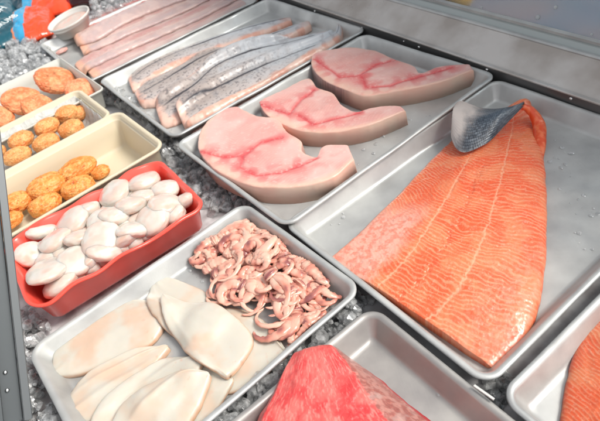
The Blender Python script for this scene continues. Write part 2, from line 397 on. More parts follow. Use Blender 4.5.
# ------------------------------------------------------------------ the salmon fillets
def salmon_col(seed, pale=True, K=62):
    def f(U, V, X, Y, P):
        f1 = fbm(X*45, Y*45, seed); f2 = fbm(X*200, Y*200, seed+3, 3); f3 = fbm(X*700, Y*700, seed+4, 2)
        c = mixc(lin((251, 145, 100)), lin((248, 114, 70)), ss(.35, .65, f1))
        h = salmon_stripes(U, V, X, Y, seed, K)
        line = ss(.50, .93, h)
        amp = .46*(.40+.60*ss(.25, .6, fbm(X*70+3, Y*70, seed+8, 3)))
        c = mixc(c, lin((255, 196, 158)), line*amp)
        # seams between the muscle bands
        for vc, w in ((.36, .006), (.66, .006)):
            d = np.abs(V+(f2-.5)*.03-vc)
            c = mixc(c, lin((255, 205, 172)), np.exp(-(d/w)**2)*.6)
        d = np.abs(V-.50+(f2-.5)*.08)
        c = mixc(c, lin((230, 84, 44)), np.exp(-(d/.030)**2)*.35*ss(.48, .62, f2)*ss(.3, .45, U))
        if pale:
            b = ss(.34, .22, V+(f1-.5)*.08+(f2-.5)*.05)*ss(.62, .76, U+V*.2+(f2-.5)*.1)
            c = mixc(c, mixc(lin((250, 194, 176)), lin((244, 160, 140)), ss(.4, .7, f2)), b*.92)
            b2 = ss(.62, .95, V)*ss(.45, .9, U+(f2-.5)*.3)
            c = mixc(c, lin((252, 182, 160)), b2*.40*(.4+.6*ss(.4, .6, f2)))
        c = mixc(c, lin((255, 214, 190)), ss(.62, .84, f3)*.30)
        e = ss(.60, .30, P); c = mixc(c, mixc(lin((240, 98, 52)), lin((250, 150, 100)), ss(.4, .6, f2)), e*.8)
        return c
    return f
def salmon_stripes(U, V, X, Y, seed, K):
    n1 = fbm(X*38, Y*38, seed+1, 3)-.5; n2 = fbm(X*150, Y*150, seed+6, 2)-.5
    xx = .36-V; w = np.where(V < .36, .9*(np.sqrt(xx*xx+.004)-.063), np.where(V < .66, -.02*np.sin((V-.36)/.30*math.pi), (V-.66)*.22))
    ph = (U+w*.45+n1*.040+n2*.004)*K
    return .5+.5*np.cos(2*math.pi*ph)
def salmon_hf(seed, K):
    def hfn(U, V, X, Y, P, H):
        s = salmon_stripes(U, V, X, Y, seed, K)
        f1 = fbm(X*30, Y*30, seed+12, 4)-.5; f2 = fbm(X*300, Y*300, seed+14, 3)-.5
        g = np.exp(-((V-.50+(fbm(X*200, Y*200, seed+3, 3)-.5)*.08)/.02)**2)*ss(.45, .6, fbm(X*200, Y*200, seed+3, 3))*ss(.3, .45, U)
        g2 = np.exp(-((V-.36)/.008)**2)+np.exp(-((V-.66)/.008)**2)
        return H+P*(.00016*s+.0030*f1+.0010*f2-.0009*g-.0003*g2)
    return hfn
zd = fl('D')
def th1(U, V):
    head = .024*(.55+.45*ss(.02, .35, U))*(1-.36*ss(.80, 1, U))
    cross = .45+.55*ss(0, .42, V)*(1-.25*ss(.62, 1, V))
    return head*cross + .026*np.exp(-((U-.0)/.055)**2)*ss(.35, .95, V)
sal = empty('salmon_fillet', at(450, 260, zd))
tag(sal, 'large orange salmon fillet whose tail folds over to show dark scaly skin', 'salmon fillet')
Ls_ = [(476, 116), (462, 126), (448, 139), (420, 167), (393, 195), (377, 210), (352, 234), (326, 255)]
Rs_ = [(531, 107), (541, 126), (545, 155), (547, 187), (548, 225), (546, 262), (539, 308), (526, 336), (494, 367)]
loft('flesh', Ls_, Rs_, zd, th1, nu=600, nv=340, n=3.6, m=30, col=salmon_col(51, K=70), hfn=salmon_hf(51, 70), mat=M['salmon'], parent=sal, side=12,
     wob=.0012, seed=5, pxz=zd+.012)
# the tail folded over: a thick curved sheet, skin outside
def flap():
    A = np.array([at(455, 99, .010), at(480, 107, .012), at(505, 108, .016), at(524, 104, .022)])      # ridge line
    Bz = zd+.026
    Bp = np.array([at(450, 143, Bz), at(465, 152, Bz+.002), at(483, 146, Bz+.003), at(500, 128, .012), ])
    Bp[3] = at(505, 124, .010)
    nu, nv = 150, 110
    us = np.linspace(0, 1, nu); ts = np.linspace(0, 1, nv)
    a = crv(A, us); b = crv(Bp, us)
    # tip of the flap meets the ridge at the right
    k = ss(.80, 1.0, us)[:, None]; b = b*(1-k)+(np.array(at(524, 105, .021)))*k
    U, T = np.meshgrid(us, ts, indexing='ij')
    Pt = a[:, None, :]+(b-a)[:, None, :]*T[..., None]
    arch = .013*np.sin(math.pi*T)*(1-.6*ss(.7, 1, U))
    # rounded left end
    e = np.sqrt(np.clip(1-((.16-np.minimum(U, .16))/.16)**2, 0, 1))
    midp = Pt[:, nv//2][:, None, :].copy(); Pt = midp+(Pt-midp)*(.55+.45*e)[..., None]
    Pt[..., 2] += arch+.0012*np.sin(U*9+T*3)
    dirU = a[-1]-a[0]; out = Pt.copy()
    # normals for thickness
    dU = np.gradient(Pt, axis=0); dT = np.gradient(Pt, axis=1); N = np.cross(dU, dT); N /= (np.linalg.norm(N, axis=-1, keepdims=True)+1e-12)
    if N[nu//2, nv//2, 2] < 0: N = -N
    sx = U*34+T*3; tx = T*22
    row = np.floor(tx); fx = (sx+.5*(row % 2)) % 1; fy = tx-row
    sc_ = ss(.62, .35, np.hypot((fx-.5), (fy-.35)*.8))
    skin = Pt+N*(sc_*.00035)[..., None]
    dk = ss(.14, .50, U*.85+.35*T*(U > 0)-.12+(fbm(U*6, T*6, 3)-.5)*.35)
    c = mixc(lin((216, 206, 200)), lin((44, 50, 62)), dk)
    c = mixc(c, lin((150, 160, 170)), sc_*(.10+.6*vn(np.floor(sx), np.floor(tx), 4))*dk)
    c = mixc(c, lin((30, 38, 50)), (1-sc_)*.55*dk)
    c = mixc(c, lin((214, 206, 200)), ss(.55, .75, fbm(U*8, T*30, 9))*ss(.45, .2, U)*.6)
    bl = np.exp(-((T-.42)/.30)**2)*ss(.35, .6, U)*ss(1, .7, U)
    c = mixc(c, lin((70, 96, 116)), bl*.3)
    th = .0042*np.minimum(1, np.minimum(np.minimum(ss(.02, .25, U)+.02, ss(1, .93, T)+.15), ss(-.02, .25, T)+.02+ss(.5, .9, U)))
    under = Pt-N*th[..., None]
    idx = np.arange(nu*nv).reshape(nu, nv); q = np.stack([idx[:-1, :-1], idx[1:, :-1], idx[1:, 1:], idx[:-1, 1:]], -1).reshape(-1, 4)
    mesh('skin', skin.reshape(-1, 3), q.tolist(), M['fishskin'], sal, c.reshape(-1, 3))
    # the flesh under the fold, closed against the skin with a rim
    V2 = np.vstack([under.reshape(-1, 3), (Pt-N*.0002).reshape(-1, 3)]); off = nu*nv
    per = list(idx[:, 0])+list(idx[-1, 1:])+list(idx[-2::-1, -1])+list(idx[0, -2:0:-1])
    F2 = q[:, ::-1].tolist()+[(int(p), int(r), int(r)+off, int(p)+off) for p, r in zip(per, per[1:]+per[:1])]
    cc = mixc(lin((244, 110, 60)), lin((255, 150, 100)), fbm(U*20, T*20, 5)).reshape(-1, 3)
    mesh('folded_flesh', V2, F2, M['salmon'], sal, np.vstack([cc, cc]))
flap()
def roll():          # the flesh rolling up from the fillet into the fold, along the upper right edge
    c0 = [at(541, 160, zd+.006), at(540, 138, zd+.012), at(538, 122, zd+.020), at(532, 112, .007), at(524, 107, .016), at(514, 108, .016)]
    us = np.linspace(0, 1, 90); c = crv(np.array(c0), us); nr = 26
    T = np.gradient(c, axis=0); T /= np.linalg.norm(T, axis=1, keepdims=True)
    up = np.array([0, 0, 1.]); Sx = np.cross(T, up); Sx /= np.linalg.norm(Sx, axis=1, keepdims=True); Ux = np.cross(Sx, T)
    r = .0078*np.clip(np.sin(math.pi*np.clip(us*.97+.02, 0, 1)), .02, 1)**.6
    ph = np.linspace(0, 2*math.pi, nr, endpoint=False)
    P = c[:, None]+r[:, None, None]*(np.cos(ph)[None, :, None]*Sx[:, None]*1.15+np.sin(ph)[None, :, None]*Ux[:, None])
    f = fbm(P[..., 0]*250, P[..., 1]*250, 3, 3)
    P = P+(f-.5)[..., None]*.0012
    V = P.reshape(-1, 3); F = []
    for i in range(89):
        for j in range(nr): F.append((i*nr+j, i*nr+(j+1) % nr, (i+1)*nr+(j+1) % nr, (i+1)*nr+j))
    F.append(tuple(range(nr))[::-1]); F.append(tuple(range(89*nr, 90*nr)))
    cc = mixc(lin((244, 98, 50)), lin((255, 140, 92)), ss(.4, .7, f)).reshape(-1, 3)
    mesh('tail_roll', V, F, M['salmon'], sal, cc)
roll()
zg = fl('G')
o = loft('salmon_fillet', [(668, 258), (632, 288), (604, 308), (583, 330), (571, 362), (564, 395), (561, 430), (565, 475)],
         [(660, 262), (700, 285), (730, 320), (745, 370), (750, 420), (750, 470), (745, 520), (720, 570)], zg, lambda U, V: .026*(.5+.5*ss(0, .35, V)),
         nu=420, nv=260, n=2.8, m=12, rnd=0, col=salmon_col(77, pale=False, K=58), hfn=salmon_hf(77, 58), mat=M['salmon'], seed=6, wob=.001, pxz=zg+.010)
tag(o, 'second salmon fillet, cut off by the right edge of the picture', 'salmon fillet')

# ------------------------------------------------------------------ silver skinned fillets (tray B)
bx = [at(p[0], p[1], 0) for p in ((100, 80), (182, 140), (360, 30), (280, -5))]
pileB = Pile(min(p[0] for p in bx)-.1, max(p[0] for p in bx)+.1, min(p[1] for p in bx)-.1, max(p[1] for p in bx)+.15, fl('B'))
pileB.dil, pileB.blr = 1, 2
def whiting(Lp, Rp, th, seed, label, tone=0, pinkend=True, skin=True):
    def col(U, V, X, Y, P):
        f1 = fbm(U*9, V*3, seed); f2 = fbm(X*260, Y*260, seed+2, 3); f3 = fbm(X*70, Y*70, seed+3, 3)
        sk = mixc(lin((184, 172, 166)), lin((216, 220, 224)), ss(.15+tone, .70+tone, U+(f3-.5)*.3))
        sk = mixc(sk, lin((214, 206, 204)), ss(.55, .75, V)*.5)
        sk = mixc(sk, lin((92, 86, 92)), ss(.58, .70, f2)*.6*ss(.75, .25, U+(f3-.5)*.3))
        sk = mixc(sk, lin((140, 136, 140)), ss(.60, .75, f3)*.35)
        ln = np.exp(-((V-.42-.06*np.sin(U*5+seed)-(f3-.5)*.03)/.030)**2)
        sk = mixc(sk, lin((52, 50, 60)), ln*(1. if skin else 0)*ss(.0, .1, U))
        fl_ = mixc(lin((240, 206, 190)), lin((232, 178, 158)), ss(.4, .7, f3))
        e = ss(.78, .92, V+(f3-.5)*.10)+ss(.10, .02, V+(f3-.5)*.04)*.8
        if pinkend: e = e+ss(.05, .015, U+(f3-.5)*.06)+ss(.9, .99, U)*.6
        if not skin:
            base_ = mixc(lin((238, 210, 200)), lin((226, 178, 168)), ss(.35, .7, f3))
            base_ = mixc(base_, lin((246, 230, 222)), ss(.5, .7, fbm(U*40, V*6, seed+4)))
            return base_
        return mixc(sk, fl_, np.clip(e, 0, 1))
    def hfn(U, V, X, Y, P, H):
        f = fbm(X*60, Y*60, seed+5, 4)-.5
        return H*1.3*(1+.07*f)-P*.0012*np.exp(-((V-.42)/.03)**2)
    o = loft('silver_skinned_fillet' if skin else 'skinless_fillet', Lp, Rp, fl('B'), th, nu=420, nv=120, n=2.3, m=10, rnd=8, base=pileB.base, col=col, hfn=hfn, mat=M['fishskin'] if skin else M['flesh'],
             wob=.002, seed=seed, pile=pileB, pxz=fl('B')+.012, shrink=.88)
    return tag(o, label, 'fish fillet', 'whole fillets in the second tray')
whiting([(186, 124), (222, 104), (262, 84), (310, 55), (338, 38)], [(191, 134), (228, 117), (275, 92), (320, 64), (346, 42)], .009, 5,
        'pale pink flesh fillet lying lowest, along the near long wall of its tray', skin=False)
whiting([(126, 74), (140, 62), (160, 52), (200, 38), (240, 26), (291, 15)], [(132, 92), (145, 84), (165, 71), (205, 54), (245, 39), (292, 22)], .013, 1,
        'silver fillet lying farthest back, against the pale fillet tray', .05)
whiting([(131, 88), (150, 76), (175, 64), (210, 49), (252, 40), (275, 31), (309, 19)], [(142, 108), (160, 104), (182, 92), (206, 72), (245, 52), (283, 40), (312, 27)], .015, 2,
        'silver fillet with an orange pink tail end, second from the back', .25)
whiting([(153, 100), (170, 88), (190, 78), (213, 58), (245, 44), (290, 36), (330, 28)], [(162, 130), (178, 122), (200, 105), (225, 85), (262, 66), (300, 52), (334, 38)], .014, 3,
        'bluish silver fillet with a dark line, third from the back', -.02)
whiting([(175, 106), (195, 90), (230, 72), (270, 55), (308, 43), (332, 34), (336, 21)], [(186, 133), (205, 124), (240, 103), (275, 82), (310, 64), (338, 48), (344, 24)], .016, 4,
        'front silver fillet with a long dark line and an upturned tail tip', -.02)

# ------------------------------------------------------------------ skinless pale fillets (tray A)
ax = [at(p[0], p[1], 0) for p in ((40, 45), (100, 84), (0, -60), (300, -40))]
pileA = Pile(min(p[0] for p in ax)-.1, max(p[0] for p in ax)+.1, min(p[1] for p in ax)-.1, max(p[1] for p in ax)+.1, fl('A'), .003)
def pale(Lp, Rp, th, seed, label, red=.5):
    def col(U, V, X, Y, P):
        f1 = fbm(U*14, V*4, seed); f2 = fbm(X*220, Y*220, seed+2, 3)
        c = mixc(lin((220, 196, 190)), lin((212, 176, 170)), ss(.35, .65, f1))
        st = .5+.5*np.cos(2*math.pi*(U*46+np.abs(V-.5)*5+(f2-.5)*.6))
        b = np.exp(-((V-.42)/.15)**2)*red*ss(.1, .3, fbm(U*8, V*3, seed+9))
        c = mixc(c, lin((214, 78, 66)), np.clip(b*(.40+.60*st), 0, .95))
        c = mixc(c, lin((206, 186, 184)), ss(.62, .80, V)*.8*ss(.4, .6, f1))
        c = mixc(c, lin((236, 216, 204)), np.exp(-((V-.62)/.03)**2)*.7)
        c = mixc(c, lin((244, 190, 160)), ss(.06, .02, U)*.8)
        return c
    def hfn(U, V, X, Y, P, H):
        f = fbm(X*60, Y*60, seed+5, 4)-.5
        return H*(1+.25*f)-P*.001*np.exp(-((V-.60)/.03)**2)
    o = loft('skinless_fillet', Lp, Rp, fl('A'), th, nu=420, nv=90, n=2.4, m=14, rnd=12, base=pileA.base, col=col, hfn=hfn, mat=M['flesh'], wob=.002, seed=seed, pile=pileA, pxz=fl('A')+.012)
    return tag(o, label, 'fish fillet', 'skinless fillets in the top left tray')
pale([(84, 68), (110, 55), (150, 40), (200, 18), (250, -8)], [(97, 82), (120, 71), (150, 54), (190, 33), (262, -6)], .014, 41,
     'pale skinless fillet lying nearest the silver skinned fish tray', .12)
pale([(72, 62), (85, 53), (120, 36), (170, 17), (225, -10)], [(82, 74), (112, 60), (155, 40), (205, 18), (258, -12)], .016, 42,
     'pale skinless fillet in the middle of its tray, with faint pink bands', .30)
pale([(76, 40), (95, 30), (130, 14), (170, -4), (215, -24)], [(84, 56), (100, 50), (140, 32), (190, 10), (240, -16)], .016, 43,
     'skinless fillet with cream stripe, second from the small round tub', .25)
pale([(69, 30), (86, 20), (103, 11), (135, -4), (175, -22)], [(79, 49), (96, 43), (130, 24), (180, 4), (220, -12)], .020, 44,
     'skinless fillet with bright pink ribs and a blunt end beside the small round tub', 1.6)
def blob(name, c, r, seed, colfn, material, amp=.08, freq=2.2, nu=44, nv=30, yaw=0, pw=1.0, fine=0, tilt=(0, 0)):
    th = np.linspace(0, 2*math.pi, nu, endpoint=False); ph = np.linspace(-math.pi/2+.06, math.pi/2-.06, nv)
    TH, PH = np.meshgrid(th, ph, indexing='ij')
    sg = lambda t: np.sign(t)*np.abs(t)**pw
    x = sg(np.cos(PH))*np.cos(TH); y = sg(np.cos(PH))*np.sin(TH); z = sg(np.sin(PH))
    f = 1+amp*(n3(x*freq+seed, y*freq, z*freq, seed, 3)-.5)*2+fine*(n3(x*12+seed, y*12, z*12, seed+4, 3)-.5)*2
    ca, sa = math.cos(yaw), math.sin(yaw)
    X = x*f*r[0]; Y = y*f*r[1]; Z = z*f*r[2]
    Z2 = Z+tilt[0]*X+tilt[1]*Y
    V = np.stack([(c[0]+X*ca-Y*sa).ravel(), (c[1]+X*sa+Y*ca).ravel(), (c[2]+Z2).ravel()], 1)
    F = []
    for i in range(nu):
        k = (i+1) % nu
        for j in range(nv-1): F.append((i*nv+j, k*nv+j, k*nv+j+1, i*nv+j+1))
    F.append(tuple(i*nv for i in range(nu))[::-1]); F.append(tuple(i*nv+nv-1 for i in range(nu)))
    C = colfn(x, y, z, seed).reshape(-1, 3)
    return mesh(name, V, F, material, None, C)
def pinkcol(x, y, z, s): return mixc(lin((238, 200, 190)), lin((226, 160, 150)), n3(x*2, y*2, z*2, s))
tag(blob('fish_scrap', at(62, 51, fl('A')+.006), (.016, .006, .006), 3, pinkcol, M['flesh'], .25, yaw=.6),
    'small scrap of pink fish lying alone in the tray corner below the round tub', 'fish scrap')

# ------------------------------------------------------------------ squid bodies
e4 = [at(p[0], p[1], 0) for p in ((28, 350), (110, 480), (350, 287), (245, 205))]
pileE = Pile(min(p[0] for p in e4)-.06, max(p[0] for p in e4)+.06, min(p[1] for p in e4)-.08, max(p[1] for p in e4)+.05, fl('E'), .002)
pileE.dil, pileE.blr = 4, 16
def squid(Lp, Rp, th, seed, label, warm=.4):
    def col(U, V, X, Y, P):
        f1 = fbm(X*28, Y*28, seed); f2 = fbm(X*160, Y*160, seed+3, 3)
        c = mixc(lin((221, 216, 204)), lin((222, 205, 187)), ss(.45, .75, f1))
        c = mixc(c, lin((234, 186, 156)), ss(.50, .85, f1+.06*(U-.5))*warm*.40)
        c = mixc(c, lin((232, 180, 142)), ss(.75, .25, P)*.75)
        c = mixc(c, lin((225, 150, 120)), ss(.70, .80, f2)*ss(.6, .9, U)*.3)
        return c
    def hfn(U, V, X, Y, P, H):
        f = fbm(X*26, Y*26, seed+5, 3)-.5; g = fbm(X*90, Y*90, seed+6, 2)-.5
        fo = .0016*np.exp(-((V-.22-.10*np.sin(U*4+seed))/.06)**2)*ss(.05, .4, U)+.0012*np.exp(-((V-.62-.08*np.sin(U*5+seed*2))/.09)**2)*ss(.9, .5, U)
        return H*(1+.22*f+.06*g)+P*fo*(seed % 2+.5)
    o = loft('cleaned_squid', Lp, Rp, fl('E'), th*.72, nu=120, nv=80, n=3.6, m=8, rnd=3.0, base=pileE.base, col=col, hfn=hfn, mat=M['squid'], wob=.0012, seed=seed, pile=pileE, pxz=fl('E')+.008)
    return tag(o, label, 'squid', 'cleaned squid bodies in one tray')
squid([(205, 300), (226, 302), (252, 311), (274, 326), (288, 348)], [(192, 380), (222, 392), (246, 386), (268, 371), (284, 356)], .009, 3,
      'white squid body at the right, half under the topmost one and next to the tentacles', .2)
squid([(150, 372), (175, 362), (200, 362), (235, 372)], [(150, 425), (180, 430), (208, 415), (232, 392)], .008, 9,
      'white squid body peeping out below the topmost one at the tray wall', .2)
squid([(49, 366), (54, 343), (70, 328), (92, 315), (114, 304), (138, 296), (160, 302)], [(52, 382), (75, 376), (105, 364), (130, 353), (152, 342), (164, 330), (168, 316)], .014, 4,
      'plump white squid body at the left corner nearest the red tub', .8)
squid([(56, 396), (80, 378), (105, 364), (135, 350), (165, 341)], [(78, 432), (98, 420), (122, 396), (145, 375), (170, 350)], .012, 5,
      'white squid body second down from the red tub, with an orange edge', .6)
squid([(82, 424), (106, 398), (140, 374), (170, 356), (200, 356)], [(104, 445), (140, 424), (170, 402), (195, 386), (212, 370)], .011, 6,
      'white squid body third down from the red tub', .4)
squid([(100, 432), (122, 408), (152, 389), (182, 377), (210, 375)], [(140, 480), (165, 456), (186, 432), (202, 408), (216, 384)], .012, 7,
      'white squid body cut off by the bottom edge of the picture', .1)
squid([(146, 286), (147, 302), (160, 324), (188, 348)], [(155, 268), (182, 279), (206, 290), (224, 306), (230, 330)], .010, 8,
      'white squid body pointing up at the red tub, beneath the topmost one', .2)
squid([(162, 304), (165, 321), (178, 343), (198, 368), (224, 389)], [(168, 294), (190, 303), (213, 305), (237, 319), (256, 345), (240, 372)], .011, 2,
      'topmost white squid body lying across the others with a peach tint', .9)

# ------------------------------------------------------------------ squid tentacles
_th = math.radians(30.91); _u = np.array([math.cos(_th), math.sin(_th)]); _v = np.array([math.sin(_th), -math.cos(_th)])
TE = ((_u*(-.203+.491)/2+_v*(-1.121-.618)/2)*S, _u, _v, (.694*S)/2-.020, (.503*S)/2-.020)
def crown(px, py, ang, seed, label, n=7, size=1.0, tone=0, zoff=0.0):
    r = random.Random(seed)
    c = at(px, py, fl('E')); zb = fl('E')+.003+zoff
    V = []; F = []; C = []
    base = np.array([c[0], c[1], zb+.009])
    for k in range(n+1):
        head = (k == n)
        if head:
            Ln = .013*size; a0 = ang+math.pi; rad0, rad1 = .0072, .0045; bend = r.uniform(-.3, .3)
        else:
            Ln = r.uniform(.045, .088)*size; a0 = ang+(k/(n-1)-.5)*1.5+r.uniform(-.2, .2); rad0 = r.choice((.0034, .0042, .0050, .0068)); rad1 = .0009; bend = r.choice((-1, 1))*r.uniform(1.8, 5.6)
        m = 30; pts = []; p = base.copy(); a = a0; zph = r.uniform(0, 6)
        lift = r.uniform(-.3, .9)
        for i in range(m):
            t = i/(m-1)
            pts.append(p.copy())
            a += bend/m*(0.4+1.6*t)
            zt = zb+.004+(.006+.004*lift)*math.exp(-((t-.25)/.35)**2)*(1 if not head else .6)+.002*math.sin(zph+t*5)
            p = p+np.array([math.cos(a), math.sin(a), 0])*Ln/m; p[2] += (zt-p[2])*.35
        pts = np.array(pts)
        q_ = pts[:, :2]-TE[0]; lu = np.clip(q_ @ TE[1], -TE[3], TE[3]); lv = np.clip(q_ @ TE[2], -TE[4], TE[4]); pts[:, :2] = TE[0]+lu[:, None]*TE[1]+lv[:, None]*TE[2]
        pts = pts+np.linspace(0, 1e-5, m)[:, None]*np.array([1, .7, 0]); T = np.gradient(pts, axis=0); T /= np.linalg.norm(T, axis=1, keepdims=True)
        Sx = np.cross(T, [0, 0, 1.]); Sx /= np.linalg.norm(Sx, axis=1, keepdims=True); Ux = np.cross(Sx, T)
        nr = 9; off = len(V); cs = r.random()
        for i in range(m):
            t = i/(m-1); rr = (rad0+(rad1-rad0)*t**1.1)*(1+.10*math.sin(i*1.9+cs*6))*min(1, .35+i*.5)*(1 if i < m-1 else .4)*size**.5
            if head: rr *= math.sin(math.pi*min(1, .25+.75*t))**.5+.1
            for j in range(nr):
                q = 2*math.pi*j/nr
                su = 1+(.16 if (i % 3 == 0 and abs(math.sin(q)) > .6) else 0)
                V.append(pts[i]+rr*su*(1.4*math.cos(q)*Sx[i]+.72*math.sin(q)*Ux[i]))
                dk = .12+.80*vn(i*.28+cs*9, j*.5+k, seed)+.30*(cs-.35)
                pale_ = lin((248, 200, 180)); red_ = lin((228, 152, 132)); dark_ = lin((150, 92, 94))
                cc = mixc(pale_, red_, ss(.40, .90, dk+tone)); cc = mixc(cc, dark_, ss(.75, 1.1, dk+tone+(0.25 if head else 0))*.9)
                C.append(cc)
        for i in range(m-1):
            for j in range(nr): F.append((off+i*nr+j, off+i*nr+(j+1) % nr, off+(i+1)*nr+(j+1) % nr, off+(i+1)*nr+j))
        F.append(tuple(off+j for j in range(nr))[::-1]); F.append(tuple(off+(m-1)*nr+j for j in range(nr)))
    o = mesh('squid_tentacles', V, F, M['tentacle'], None, np.array(C))
    return tag(o, label, 'squid tentacles', 'bunches of squid tentacles heaped in the tray')
CR_ = [
 (206, 252, -1.2, 0, .0, 'bunch of tentacles at the left tip of the heap, pointing at the red tub'),
 (222, 248, -.9, -.1, .006, 'pale pink bunch in front of the left tip of the heap'),
 (240, 240, -.7, .05, .0, 'bunch of tentacles at the far left, below the tray corner'),
 (212, 272, -.4, -.05, .0, 'bunch hanging down toward the white squid bodies at the heap\'s left'),
 (258, 243, -1.0, .0, .003, 'bunch at the far edge of the heap, near the tray corner'),
 (236, 262, -.6, -.15, .010, 'long pale bunch on top of the left half of the heap'),
 (272, 252, -.5, .15, .004, 'dark tinted bunch at the far wall of the tray'),
 (258, 270, -.9, -.12, .012, 'curled orange pink bunch crowning the middle of the heap'),
 (247, 285, -.2, .0, .002, 'bunch of tentacles touching the rightmost white squid body'),
 (287, 266, -1.3, .18, .005, 'dark red bunch along the far wall, right of the middle'),
 (277, 288, -1.0, -.02, .010, 'looped pink bunch on top, right of the middle of the heap'),
 (304, 277, -1.1, .1, .004, 'bunch of straight tentacles near the right corner of the tray'),
 (300, 296, -2.2, .15, .008, 'brownish pink bunch on the right half of the heap'),
 (322, 291, -1.9, .2, .0, 'dark bunch lying last in the right corner of the tray'),
 (283, 308, -.8, -.05, .002, 'pale bunch at the near right edge of the heap'),
 (297, 320, -1.6, .05, .0, 'short orange pink bunch nearest the tray wall facing the tuna'),
]
fill_ = []
while len(fill_) < 7:
    tx, ty = random.uniform(0, 1), random.uniform(-.5, .5)
    fill_.append((212+tx*98+ty*34, 250+tx*52-ty*44, random.uniform(-3, 3), random.uniform(-.1, .2), random.uniform(.001, .008), 'bunch of pink squid tentacles buried within the tangled heap'))
for k, (px, py, a, tn, zo, lb) in enumerate(CR_+fill_): crown(px, py, a+math.pi*.15+random.uniform(-.9, .9), 100+k, lb, n=8, size=.95, tone=tn, zoff=zo)

# ------------------------------------------------------------------ tuna block
zf = fl('F')
def tcol(U, V, X, Y, P):
    f1 = fbm(X*50, Y*50, 3); f2 = fbm(X*240, Y*240, 5, 3); f3 = fbm(X*600, Y*600, 6, 2)
    c = mixc(lin((232, 86, 86)), lin((242, 128, 120)), ss(.3, .65, f1))
    c = mixc(c, lin((248, 176, 164)), ss(.50, .75, fbm(U*30, V*110, 31, 3))*.5)
    c = mixc(c, lin((214, 56, 62)), ss(.5, .8, fbm(X*40+4, Y*40, 8))*.5)
    s = mixc(lin((204, 150, 140)), lin((176, 110, 102)), ss(.35, .65, f2))
    s = mixc(s, lin((214, 196, 190)), ss(.55, .7, fbm(X*70, Y*70, 15))*ss(.25, .5, U)*.4)
    s = mixc(s, lin((230, 160, 146)), ss(.6, .8, f3)*.5)
    s = mixc(s, lin((190, 50, 56)), ss(.955, .99, V))
    return mixc(c, s, ss(.715, .735, V+(f2-.5)*.05))
def thf(U, V, X, Y, P, H):
    # steep left flank, rounded top, slanting right face down to the floor
    prof_ = np.interp(V, [0, .02, .08, .25, .50, .70, .76, 1.0], [0, .55, .82, .95, 1.0, .95, .84, .0])
    e = prof(U, 9)
    f = fbm(X*45, Y*45, 9, 4)-.5
    return .042*prof_*e*(1+.10*f)+.0012*(fbm(X*220, Y*220, 5, 3)-.5)*prof_
o = loft('tuna_block', [(296, 366), (286, 384), (275, 406), (258, 436), (242, 475), (230, 520)],
         [(350, 358), (374, 375), (400, 396), (430, 421), (462, 447), (510, 490)], zf, .05, nu=260, nv=240, n=20, m=14, col=tcol, hfn=thf, mat=M['tuna'], wob=.0015, seed=8, side=10)
tag(o, 'thick block of raw red tuna with a brownish silvery skin side', 'tuna block')

# ------------------------------------------------------------------ plastic tubs
def container(name, rc, z, depth, taper, material, label, R=.02, rim=.007, wall=.0018, parent=None, cat='food container', group=None, wave=None, ns=1, step=False):
    c, yaw, Ln, W = rc
    t = taper; w = wall
    pr = [(rim+t+.004, z-depth-w), (rim+t, z-depth+.003), (rim+.0005, z-.006), (rim-.001, z-.0045), (.0015, z-.0045), (.0002, z-.0035), (0, z-.0010), (.0012, z),
          (.003, z+.0003), (rim-.002, z-.0002), (rim+.0006, z-.0016)]
    if step: pr += [(rim+.0015, z-.008), (rim+.0045, z-.0088), (rim+.0055, z-.0105)]
    pr += [(rim+t*.5+w+(.003 if step else 0), z-depth*.5), (rim+t+w+(.003 if step else 0), z-depth+.006), (rim+t+w+.005, z-depth+.0012), (rim+t+w+.010, z-depth)]
    o = vessel(name, c, yaw, Ln, W, R, pr, material, nc=10, ns=ns, wave=wave)
    return tag(o, label, cat, group)
g = 'long plastic food containers'
Z3, Z2, Z1 = .012, .022, .022
R3 = rectF((60, 57), (105, 88), (0, 86), (0, 140), Z3, .30)
R2 = rectF((80, 87), (111, 115), (0, 128), (0, 173), Z2, .30)
R1 = rectF((121, 108), (164, 146), (0, 178), (5, 231), Z1, .34)
container('food_container', R3, Z3, .045, .006, M['greywhite'], 'cloudy grey white container holding large orange fish patties', group=g, R=.014, rim=.005)
container('food_container', R2, Z2, .052, .007, M['cream'], 'cream container lined with clear film, holding small orange fish cakes', group=g, R=.022, step=True)
container('food_container', R1, Z1, .060, .008, M['cream'], 'deep cream container beside the red tub, holding a few orange fish cakes', group=g, R=.024, step=True)
def redwave(x, y, z, k):
    t = ss(-.015, .024, z)
    ph = math.atan2(y, x)
    w = .0022*math.sin(x*85+1.2)*t+.0010*math.sin(y*120+x*40)*t
    s = 1+.0035*math.sin(x*95+.5)*t
    return x*s, y+.0012*math.sin(x*110)*t*math.tanh(y/.02), w
ZR = .024
RR = rect4((3, 242), (27, 313), (208, 206), (158, 155), ZR)
container('red_tub', RR, ZR, .044, .006, M['red'], 'bright red plastic tub with a wavy rim, heaped with white scallops', R=.026, rim=.006, wall=.0025, wave=redwave, ns=40, cat='tub')
